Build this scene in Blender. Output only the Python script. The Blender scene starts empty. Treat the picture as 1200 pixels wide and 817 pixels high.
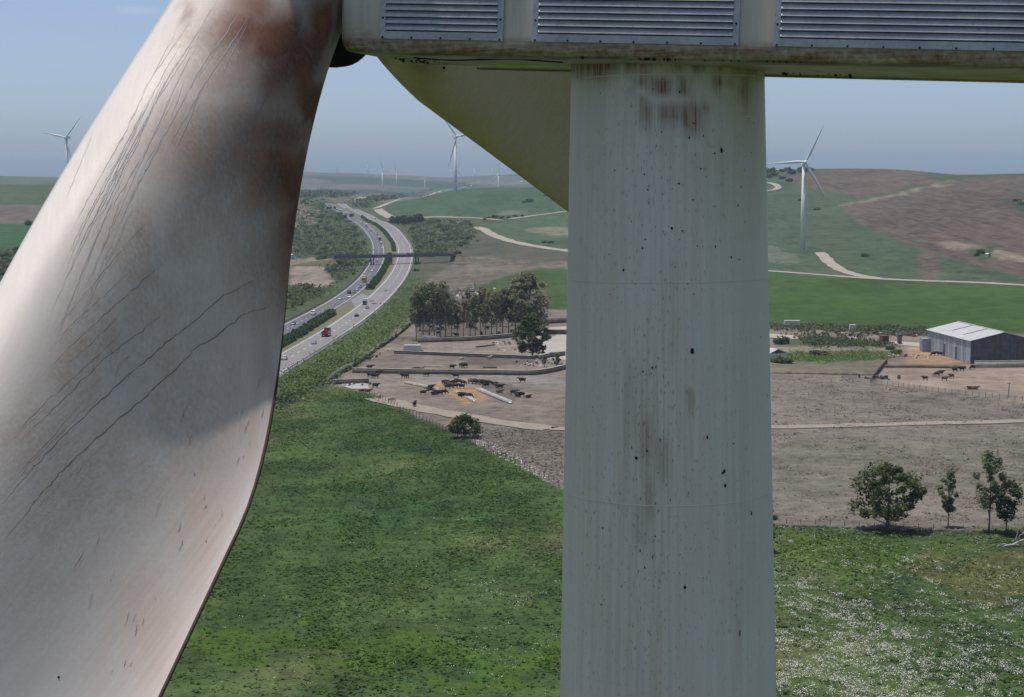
import bpy, bmesh, math, random
import numpy as np
from mathutils import Vector, Matrix

R = math.radians
scene = bpy.context.scene
col = scene.collection

# ------------------------------------------------------------------ camera
CAM_H = 62.0
FPX, CX, CY, HROW = 2200.0, 600.0, 408.5, 212.0      # focal length / centre / horizon of the 1200 px wide photograph
PITCH = math.atan((CY - HROW) / FPX)
cp, sp = math.cos(PITCH), math.sin(PITCH)
cam_d = bpy.data.cameras.new('camera')
cam_d.sensor_width = 36.0
cam_d.lens = 36.0 * FPX / 1200.0
cam_d.clip_start = 0.5
cam_d.clip_end = 40000.0
cam = bpy.data.objects.new('camera', cam_d)
col.objects.link(cam)
cam.location = (0, 0, CAM_H)
cam.rotation_euler = (math.pi / 2 - PITCH, 0, 0)
scene.camera = cam

# ------------------------------------------------------------------ light
HAZE_DENSITY = 7.0e-5
SUN_EL, SUN_AZ = 79.0, -86.0          # degrees; azimuth clockwise from +Y
w = bpy.data.worlds.new('World')
scene.world = w
w.use_nodes = True
nt = w.node_tree
nt.nodes.clear()
wo = nt.nodes.new('ShaderNodeOutputWorld')
bg = nt.nodes.new('ShaderNodeBackground')
sky = nt.nodes.new('ShaderNodeTexSky')
sky.sky_type = 'NISHITA'
sky.sun_disc = False
sky.sun_elevation = R(SUN_EL)
sky.sun_rotation = R(SUN_AZ)
sky.altitude = 150
sky.air_density = 0.5
sky.dust_density = 1.5
sky.ozone_density = 2.4
bg.inputs['Strength'].default_value = 0.135
hs = nt.nodes.new('ShaderNodeHueSaturation')
hs.inputs['Saturation'].default_value = 0.90
nt.links.new(sky.outputs[0], hs.inputs['Color'])
# a faint wisp of cloud high on the left
wt_ = nt.nodes.new('ShaderNodeTexCoord')
wm = nt.nodes.new('ShaderNodeVectorMath'); wm.operation = 'SUBTRACT'
_u, _v = (160 - CX) / FPX, (CY - 12) / FPX
_d = Vector((_u, cp + _v * sp, -sp + _v * cp)).normalized()
wm.inputs[1].default_value = _d
ws = nt.nodes.new('ShaderNodeVectorMath'); ws.operation = 'MULTIPLY'; ws.inputs[1].default_value = (60, 60, 260)
wl = nt.nodes.new('ShaderNodeVectorMath'); wl.operation = 'LENGTH'
wr_ = nt.nodes.new('ShaderNodeMapRange'); wr_.interpolation_type = 'SMOOTHSTEP'
wr_.inputs['From Min'].default_value = 0.9; wr_.inputs['From Max'].default_value = 0.0
wn = nt.nodes.new('ShaderNodeTexNoise'); wn.inputs['Scale'].default_value = 90; wn.inputs['Detail'].default_value = 4
wx = nt.nodes.new('ShaderNodeMath'); wx.operation = 'MULTIPLY'
wy = nt.nodes.new('ShaderNodeMath'); wy.operation = 'MULTIPLY'; wy.inputs[1].default_value = 0.55
wmix = nt.nodes.new('ShaderNodeMix'); wmix.data_type = 'RGBA'
nt.links.new(wt_.outputs['Generated'], wm.inputs[0]); nt.links.new(wm.outputs[0], ws.inputs[0]); nt.links.new(ws.outputs[0], wl.inputs[0])
nt.links.new(wl.outputs['Value'], wr_.inputs['Value']); nt.links.new(wt_.outputs['Generated'], wn.inputs['Vector'])
nt.links.new(wr_.outputs[0], wx.inputs[0]); nt.links.new(wn.outputs[0], wx.inputs[1]); nt.links.new(wx.outputs[0], wy.inputs[0])
nt.links.new(wy.outputs[0], wmix.inputs[0]); nt.links.new(hs.outputs[0], wmix.inputs[6]); wmix.inputs[7].default_value = (4.2, 4.6, 5.2, 1)
nt.links.new(wmix.outputs[2], bg.inputs[0])
nt.links.new(bg.outputs[0], wo.inputs[0])
sd = bpy.data.lights.new('sun', 'SUN')
sd.energy = 3.55
sd.angle = R(0.53)
sd.color = (1.0, 0.955, 0.88)
sun = bpy.data.objects.new('sun', sd)
col.objects.link(sun)
sv = Vector((math.sin(R(SUN_AZ)) * math.cos(R(SUN_EL)), math.cos(R(SUN_AZ)) * math.cos(R(SUN_EL)), math.sin(R(SUN_EL))))
sun.rotation_euler = sv.to_track_quat('Z', 'Y').to_euler()
sun.location = (0, 0, 200)
scene.view_settings.view_transform = 'Standard'
scene.view_settings.look = 'None'
scene.view_settings.gamma = 1.0
scene.view_settings.exposure = 0.15
scene.cycles.use_denoising = True
scene.cycles.max_bounces = 6
scene.cycles.transparent_max_bounces = 8
scene.cycles.volume_bounces = 0

# ------------------------------------------------------------------ helpers
def tag(o, label=None, cat=None, group=None, kind=None):
    if label: o['label'] = label
    if cat: o['category'] = cat
    if group: o['group'] = group
    if kind: o['kind'] = kind
    return o

def empty(name, loc=(0, 0, 0), rz=0.0, parent=None):
    o = bpy.data.objects.new(name, None)
    o.empty_display_size = 0.2
    col.objects.link(o)
    o.location = loc
    o.rotation_euler = (0, 0, rz)
    if parent: o.parent = parent
    return o

def mesh_np(name, V, quads=None, tris=None, mats=(), smooth=False, matidx=None):
    """mesh from numpy arrays (fast)"""
    me = bpy.data.meshes.new(name)
    V = np.asarray(V, np.float32)
    nq = 0 if quads is None else len(quads)
    ntr = 0 if tris is None else len(tris)
    me.vertices.add(len(V))
    me.vertices.foreach_set('co', V.ravel())
    loops = []
    if nq: loops.append(np.asarray(quads, np.int32).ravel())
    if ntr: loops.append(np.asarray(tris, np.int32).ravel())
    loops = np.concatenate(loops)
    me.loops.add(len(loops))
    me.loops.foreach_set('vertex_index', loops)
    me.polygons.add(nq + ntr)
    start = np.concatenate([np.arange(nq) * 4, nq * 4 + np.arange(ntr) * 3]).astype(np.int32)
    me.polygons.foreach_set('loop_start', start)
    if smooth: me.polygons.foreach_set('use_smooth', np.ones(nq + ntr, bool))
    if matidx is not None: me.polygons.foreach_set('material_index', np.asarray(matidx, np.int32))
    me.update(calc_edges=True)
    me.validate()
    for m in mats: me.materials.append(m)
    return me

def link(name, me, parent=None, loc=None):
    o = bpy.data.objects.new(name, me)
    col.objects.link(o)
    if parent: o.parent = parent
    if loc is not None: o.location = loc
    return o

class MB:
    """collects simple solids; build() links them as one mesh object"""
    def __init__(s): s.v = []; s.f = []; s.m = []
    def add(s, v, f, m=0):
        b = len(s.v)
        s.v += [tuple(p) for p in v]
        s.f += [tuple(i + b for i in q) for q in f]
        s.m += [m] * len(f)
        return s
    def box(s, a, b, m=0, M=None, taper=0.0, bev=0.0):
        x0, y0, z0 = a; x1, y1, z1 = b
        tx, ty = (x1 - x0) * taper / 2, (y1 - y0) * taper / 2
        v = [(x0, y0, z0), (x1, y0, z0), (x1, y1, z0), (x0, y1, z0),
             (x0 + tx, y0 + ty, z1), (x1 - tx, y0 + ty, z1), (x1 - tx, y1 - ty, z1), (x0 + tx, y1 - ty, z1)]
        if M is not None: v = [M @ Vector(p) for p in v]
        return s.add(v, [(0, 3, 2, 1), (4, 5, 6, 7), (0, 1, 5, 4), (1, 2, 6, 5), (2, 3, 7, 6), (3, 0, 4, 7)], m)
    def tube(s, pts, rad, n=8, m=0, cap=True):
        pts = [Vector(p) for p in pts]
        if not hasattr(rad, '__len__'): rad = [rad] * len(pts)
        b = len(s.v); k = len(pts)
        ref = Vector((0, 0, 1))
        for i, p in enumerate(pts):
            d = (pts[min(i + 1, k - 1)] - pts[max(i - 1, 0)])
            if d.length < 1e-9: d = Vector((0, 0, 1))
            d.normalize()
            r0 = ref if abs(d.dot(ref)) < 0.95 else Vector((1, 0, 0))
            u = d.cross(r0).normalized(); w_ = d.cross(u)
            for j in range(n):
                a = 2 * math.pi * j / n
                s.v.append(tuple(p + (u * math.cos(a) + w_ * math.sin(a)) * rad[i]))
        for i in range(k - 1):
            for j in range(n):
                q = (b + i * n + j, b + i * n + (j + 1) % n, b + (i + 1) * n + (j + 1) % n, b + (i + 1) * n + j)
                s.f.append(q); s.m.append(m)
        if cap:
            s.f.append(tuple(b + j for j in range(n))[::-1]); s.m.append(m)
            s.f.append(tuple(b + (k - 1) * n + j for j in range(n))); s.m.append(m)
        return s
    def ball(s, c, r, m=0, seg=10, rings=7, M=None):
        rx, ry, rz = (r if hasattr(r, '__len__') else (r, r, r))
        b = len(s.v)
        pts = [(0, 0, rz)]
        for i in range(1, rings):
            t = math.pi * i / rings
            for j in range(seg):
                a = 2 * math.pi * j / seg
                pts.append((rx * math.sin(t) * math.cos(a), ry * math.sin(t) * math.sin(a), rz * math.cos(t)))
        pts.append((0, 0, -rz))
        c = Vector(c)
        for p in pts:
            p = Vector(p)
            if M is not None: p = M @ p
            s.v.append(tuple(p + c))
        for j in range(seg):
            s.f.append((b, b + 1 + j, b + 1 + (j + 1) % seg)); s.m.append(m)
        for i in range(rings - 2):
            for j in range(seg):
                o = b + 1 + i * seg
                s.f.append((o + j, o + seg + j, o + seg + (j + 1) % seg, o + (j + 1) % seg)); s.m.append(m)
        e = len(s.v) - 1; o = b + 1 + (rings - 2) * seg
        for j in range(seg):
            s.f.append((o + j, e, o + (j + 1) % seg)); s.m.append(m)
        return s
    def mesh(s, name, mats, smooth=False):
        me = bpy.data.meshes.new(name)
        me.from_pydata(s.v, [], s.f)
        if not isinstance(mats, (list, tuple)): mats = [mats]
        for m_ in mats: me.materials.append(m_)
        me.polygons.foreach_set('material_index', s.m)
        if smooth: me.polygons.foreach_set('use_smooth', [True] * len(me.polygons))
        me.update()
        return me
    def build(s, name, mats, parent=None, smooth=False, loc=None):
        return link(name, s.mesh(name, mats, smooth), parent, loc)

def copy_tree(o, parent=None):
    c = o.copy()
    col.objects.link(c)
    c.parent = parent
    for ch in list(kids[o.name]) if o.name in kids else []:
        copy_tree(ch, c)
    return c
kids = {}
def register(root):
    """remember the children of a prototype for copy_tree"""
    def rec(o):
        ch = [x for x in bpy.data.objects if x.parent == o]
        kids[o.name] = ch
        for c in ch: rec(c)
    rec(root)

# value noise on numpy arrays
def _hash(ix, iy, seed):
    h = (ix.astype(np.int64) * 374761393 + iy.astype(np.int64) * 668265263 + seed * 974634541) & 0xFFFFFFFF
    h = ((h ^ (h >> 13)) * 1274126177) & 0xFFFFFFFF
    h = h ^ (h >> 16)
    return (h & 0xFFFFFF) / float(0xFFFFFF)
def vnoise(x, y, seed=0):
    x = np.asarray(x, float); y = np.asarray(y, float)
    ix, iy = np.floor(x), np.floor(y)
    fx, fy = x - ix, y - iy
    fx, fy = fx * fx * (3 - 2 * fx), fy * fy * (3 - 2 * fy)
    a = _hash(ix, iy, seed); b = _hash(ix + 1, iy, seed); c = _hash(ix, iy + 1, seed); d = _hash(ix + 1, iy + 1, seed)
    return (a * (1 - fx) + b * fx) * (1 - fy) + (c * (1 - fx) + d * fx) * fy
def fbm(x, y, seed=0, oct=4):
    s = 0; a = 0.5; t = 0
    for i in range(oct):
        s = s + a * vnoise(x, y, seed + i * 17); t += a
        x = x * 2.03; y = y * 2.03; a *= 0.5
    return s / t
def sstep(a, b, x):
    t = np.clip((x - a) / (b - a), 0, 1)
    return t * t * (3 - 2 * t)

# ------------------------------------------------------------------ materials
class NT:
    def __init__(s, name):
        s.mat = bpy.data.materials.new(name); s.mat.use_nodes = True
        s.t = s.mat.node_tree; s.t.nodes.clear()
        s.out = s.t.nodes.new('ShaderNodeOutputMaterial')
        s.b = s.t.nodes.new('ShaderNodeBsdfPrincipled')
        s.t.links.new(s.b.outputs[0], s.out.inputs['Surface'])
    def n(s, typ, **kw):
        nd = s.t.nodes.new('ShaderNode' + typ)
        for k, v in kw.items(): setattr(nd, k, v)
        return nd
    def set(s, sock, v):
        if hasattr(v, 'is_linked') or hasattr(v, 'links'): s.t.links.new(v, sock)
        elif isinstance(v, tuple) and len(v) == 3 and sock.type == 'RGBA': sock.default_value = (*v, 1)
        else: sock.default_value = v
    def math(s, op, a, b=None, c=None, clamp=False):
        nd = s.n('Math', operation=op, use_clamp=clamp)
        s.set(nd.inputs[0], a)
        if b is not None: s.set(nd.inputs[1], b)
        if c is not None: s.set(nd.inputs[2], c)
        return nd.outputs[0]
    def mix(s, f, a, b, blend='MIX'):
        nd = s.n('Mix', data_type='RGBA', blend_type=blend)
        s.set(nd.inputs[0], f); s.set(nd.inputs[6], a); s.set(nd.inputs[7], b)
        return nd.outputs[2]
    def ramp(s, f, stops):
        nd = s.n('ValToRGB'); e = nd.color_ramp.elements
        while len(e) < len(stops): e.new(0.5)
        for i, (p, c) in enumerate(stops):
            e[i].position = p
            e[i].color = (c, c, c, 1) if not hasattr(c, '__len__') else (*c, 1)
        s.set(nd.inputs[0], f)
        return nd.outputs[0]
    def coord(s, which='Object', scale=(1, 1, 1), rot=(0, 0, 0), loc=(0, 0, 0)):
        tc = s.n('TexCoord'); mp = s.n('Mapping')
        s.t.links.new(tc.outputs[which], mp.inputs[0])
        mp.inputs['Scale'].default_value = scale
        mp.inputs['Rotation'].default_value = rot
        mp.inputs['Location'].default_value = loc
        return mp.outputs[0]
    def noise(s, vec, scale, detail=4, rough=0.55, dist=0.0):
        nd = s.n('TexNoise'); s.set(nd.inputs['Vector'], vec)
        nd.inputs['Scale'].default_value = scale; nd.inputs['Detail'].default_value = detail
        nd.inputs['Roughness'].default_value = rough; nd.inputs['Distortion'].default_value = dist
        return nd.outputs[0]
    def attr(s, name):
        nd = s.n('Attribute', attribute_name=name)
        return nd
    def bump(s, h, strength=0.3, dist=0.02):
        nd = s.n('Bump'); s.set(nd.inputs['Height'], h)
        nd.inputs['Strength'].default_value = strength; nd.inputs['Distance'].default_value = dist
        s.t.links.new(nd.outputs[0], s.b.inputs['Normal'])
    def base(s, c, rough=0.6, metal=0.0, spec=0.5):
        s.set(s.b.inputs['Base Color'], c); s.set(s.b.inputs['Roughness'], rough)
        s.b.inputs['Metallic'].default_value = metal
        s.b.inputs['Specular IOR Level'].default_value = spec
        return s.mat

def simple(name, c, rough=0.6, metal=0.0, var=0.25, scale=2.0, spec=0.4):
    k = NT(name)
    nz = k.noise(k.coord(), scale, 4)
    f = k.ramp(nz, [(0.3, 0.0), (0.7, 1.0)])
    dark = tuple(x * (1 - var) for x in c); lite = tuple(min(1, x * (1 + var)) for x in c)
    return k.base(k.mix(f, dark, lite), rough, metal, spec)

def foliage(name, c1, c2, c3, trans=0.48):
    k = NT(name)
    geo = k.n('Object' + 'Info')
    nz = k.noise(k.coord(), 0.55, 3)
    a = k.attr('leaf')
    f = k.math('ADD', k.math('MULTIPLY', nz, 0.55), k.math('MULTIPLY', a.outputs['Fac'], 0.55))
    f = k.math('ADD', f, k.math('MULTIPLY', k.math('SUBTRACT', geo.outputs['Random'], 0.5), 0.25))
    c = k.ramp(f, [(0.25, c1), (0.55, c2), (0.85, c3)])
    k.base(c, 0.6, 0, 0.25)
    tr = k.n('BsdfTranslucent'); k.set(tr.inputs[0], c)
    ms = k.n('MixShader'); ms.inputs[0].default_value = trans
    k.t.links.new(k.b.outputs[0], ms.inputs[1]); k.t.links.new(tr.outputs[0], ms.inputs[2])
    k.t.links.new(ms.outputs[0], k.out.inputs['Surface'])
    return k.mat

# ------------------------------------------------------------------ terrain heights
def ray_dir(px, row):
    u = (px - CX) / FPX; v = (CY - row) / FPX
    d = np.array([u, cp + v * sp, -sp + v * cp])
    return d
def ray_el(px, row):
    d = ray_dir(px, row)
    return d[2] / math.hypot(d[0], d[1]), math.atan2(d[0], d[1])

# skyline and slope surveys: bearing (as photo column), then (row at which the ground shows, distance in m)
FLAT = [(817, None)]
PROFILE = {
    -500: [(330, None), (310, 1300), (285, 1500), (262, 1800), (240, 2200), (214, 2800), ('d', 3600, -35), (207, 6500), ('d', 9000, -20)],
    0:    [(330, None), (310, 1300), (285, 1500), (262, 1800), (240, 2200), (213, 2800), ('d', 3600, -35), (205, 6500), ('d', 9000, -20)],
    120:  [(330, None), (310, 1300), (285, 1500), (262, 1800), (240, 2200), (214, 2800), ('d', 3600, -35), (210, 6500), ('d', 9000, -20)],
    250:  [(330, None), (300, 1480), (270, 1900), (240, 2500), (222, 3000), ('d', 3900, -25), ('d', 6600, 2), (204, 8400), ('d', 10500, -25)],
    340:  [(330, None), (300, 1500), (260, 2200), (240, 2700), (226, 3400), ('d', 4200, -8), ('d', 6600, 2), (201.5, 8400), ('d', 10500, -25)],
    450:  [(330, None), (300, 1540), (280, 1920), (260, 2350), (242, 2900), (229, 3500), ('d', 4300, -8), ('d', 6600, 2), (202.5, 8400), ('d', 10500, -25)],
    490:  [(330, None), (300, 1500), (280, 1850), (258, 2100), (238, 2450), (224, 2750), ('d', 3600, -30), ('d', 6600, 2), (209, 8400), ('d', 10500, -25)],
    533:  [(330, None), (300, 1480), (280, 1750), (258, 2000), (238, 2300), (217, 2600), ('d', 3500, -35), ('d', 6600, 2), (209, 8400), ('d', 10500, -25)],
    600:  [(330, None), (300, 1460), (280, 1680), (258, 2000), (238, 2320), (215, 2680), ('d', 3500, -35), ('d', 6600, 2), (204, 8400), ('d', 10500, -25)],
    660:  [(330, None), (300, 1440), (285, 1600), (250, 2100), (235, 2330), (213, 2700), ('d', 3500, -35), ('d', 6600, 2), (208, 8400), ('d', 10500, -25)],
    780:  [(335, None), (315, 1230), (290, 1480), (260, 1850), (230, 2250), (204, 2700), ('d', 3600, -40), ('d', 9000, -20)],
    905:  [(335, None), (320, 1190), (295, 1420), (275, 1600), (250, 1900), (225, 2250), (197, 2700), ('d', 3600, -40), ('d', 9000, -20)],
    1000: [(335, None), (318, 1220), (290, 1460), (260, 1750), (240, 1950), (215, 2350), (193, 2800), ('d', 3600, -40), ('d', 9000, -20)],
    1060: [(335, None), (318, 1210), (290, 1430), (260, 1700), (232, 2000), (210, 2350), (192, 2750), ('d', 3600, -40), ('d', 9000, -20)],
    1140: [(335, None), (322, 1150), (300, 1300), (270, 1560), (235, 1900), (203, 2450), ('d', 3600, -40), ('d', 9000, -20)],
    1200: [(335, None), (325, 1130), (300, 1300), (270, 1550), (240, 1850), (200, 2450), ('d', 3600, -40), ('d', 9000, -20)],
    1700: [(335, None), (325, 1130), (300, 1300), (270, 1550), (240, 1850), (200, 2450), ('d', 3600, -40), ('d', 9000, -20)],
}
ND = 700
LD0, LD1 = math.log(60.0), math.log(15000.0)
DG = np.exp(np.linspace(LD0, LD1, ND))
cols_, zrows = [], []
for px in sorted(PROFILE):
    ds, zs = [60.0], [0.0]
    for it in PROFILE[px]:
        if it[0] == 'd':
            ds.append(it[1]); zs.append(zs[-1] + it[2])
        else:
            t, az = ray_el(px, it[0])
            d = it[1] if it[1] else -CAM_H / t
            if it[1] is None: ds += [d * 0.92]; zs += [0.0]
            ds.append(d); zs.append(CAM_H + d * t)
    ds.append(15000); zs.append(zs[-1])
    cols_.append(math.atan((px - CX) / FPX)); zrows.append(np.interp(DG, ds, zs))
zrows = np.array(zrows)
NA = 500
AZ0, AZ1 = cols_[0], cols_[-1]
AG = np.linspace(AZ0, AZ1, NA)
ZG = np.array([np.interp(AG, cols_, zrows[:, i]) for i in range(ND)]).T      # NA x ND
def gsmooth(a, sig, axis):
    k = int(sig * 3); x = np.arange(-k, k + 1); g = np.exp(-0.5 * (x / sig) ** 2); g /= g.sum()
    pad = [(0, 0), (0, 0)]; pad[axis] = (k, k)
    b = np.pad(a, pad, mode='edge')
    return np.apply_along_axis(lambda v: np.convolve(v, g, 'valid'), axis, b)
ZG = gsmooth(ZG, 5, 1)
ZG = gsmooth(ZG, 8, 0)

def elev(x, y):
    x = np.asarray(x, float); y = np.asarray(y, float)
    d = np.hypot(x, y) + 1e-6
    az = np.arctan2(x, y)
    fa = np.clip((az - AZ0) / (AZ1 - AZ0) * (NA - 1), 0, NA - 1.001)
    fd = np.clip((np.log(d) - LD0) / (LD1 - LD0) * (ND - 1), 0, ND - 1.001)
    ia, idx = fa.astype(int), fd.astype(int); ta, td = fa - ia, fd - idx
    z = (ZG[ia, idx] * (1 - td) + ZG[ia, idx + 1] * td) * (1 - ta) + (ZG[ia + 1, idx] * (1 - td) + ZG[ia + 1, idx + 1] * td) * ta
    und = (fbm(x / 260.0 + 31.7, y / 260.0 + 11.3, 5, 2) - 0.5) * 16.0 * sstep(1500, 3500, d)
    und += (fbm(x / 900.0 + 3.7, y / 900.0 + 1.3, 9, 3) - 0.5) * 40.0 * sstep(4500, 7000, d)
    return z + und
def elev1(x, y): return float(elev(np.array([x]), np.array([y]))[0])

_td = np.exp(np.linspace(math.log(150), math.log(9000), 2600))
def ground(px, row):
    """world point of the terrain that the survey ray meets"""
    d = ray_dir(px, row); h = math.hypot(d[0], d[1])
    x, y = d[0] / h * _td, d[1] / h * _td
    f = CAM_H + d[2] / h * _td - elev(x, y)
    i = np.argmax(f < 0)
    if f[i] >= 0: i = len(_td) - 1
    a, b = f[i - 1], f[i]
    t = _td[i - 1] + (_td[i] - _td[i - 1]) * (a / (a - b) if a != b else 0)
    X, Y = d[0] / h * t, d[1] / h * t
    return Vector((X, Y, elev1(X, Y)))
def project(P):
    x, y, z = P[..., 0], P[..., 1], P[..., 2] - CAM_H
    d = y * cp - z * sp
    return CX + FPX * x / d, CY - FPX * (y * sp + z * cp) / d, d

def inpoly(x, y, poly):
    c = np.zeros(x.shape, bool); n = len(poly)
    for i in range(n):
        x0, y0 = poly[i]; x1, y1 = poly[i - 1]
        if y0 == y1: continue
        m = ((y0 > y) != (y1 > y)) & (x < (x1 - x0) * (y - y0) / (y1 - y0) + x0)
        c ^= m
    return c
def gpoly(pts, sub=4):
    """ground polygon (world x, y) surveyed from photo points"""
    out = []
    for i in range(len(pts)):
        a, b = pts[i], pts[(i + 1) % len(pts)]
        for k in range(sub):
            t = k / sub
            g = ground(a[0] + (b[0] - a[0]) * t, a[1] + (b[1] - a[1]) * t)
            out.append((g.x, g.y))
    return out

# ------------------------------------------------------------------ ground sheet
az_f = np.linspace(-0.33, 0.33, 600)
az_c = np.concatenate([np.linspace(-math.pi, -0.35, 40)[0:-1], [-0.34]])
AZ = np.concatenate([az_c, az_f, -az_c[::-1][:-1]])
dd = [3.0, 20.0, 60.0, 110.0, 160.0, 190.0]
d = 205.0
while d < 11500:
    dd.append(d)
    d += min(max(1.5 * d * d / (CAM_H * FPX) * 1.0, d * 0.0035), d * 0.0085)
dd.append(14500.0)
DD = np.array(dd)
na, nd = len(AZ), len(DD)
A2, D2 = np.meshgrid(AZ, DD, indexing='ij')
GX, GY = np.sin(A2) * D2, np.cos(A2) * D2
GZ = elev(GX, GY)
ii = np.arange(na)[:, None]; jj = np.arange(nd - 1)[None, :]
inx = (ii + 1) % na
quads = np.stack([(ii * nd + jj), (ii * nd + jj + 1), (inx * nd + jj + 1), (inx * nd + jj)], -1).reshape(-1, 4)
V = np.stack([GX, GY, GZ], -1).reshape(-1, 3)

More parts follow.
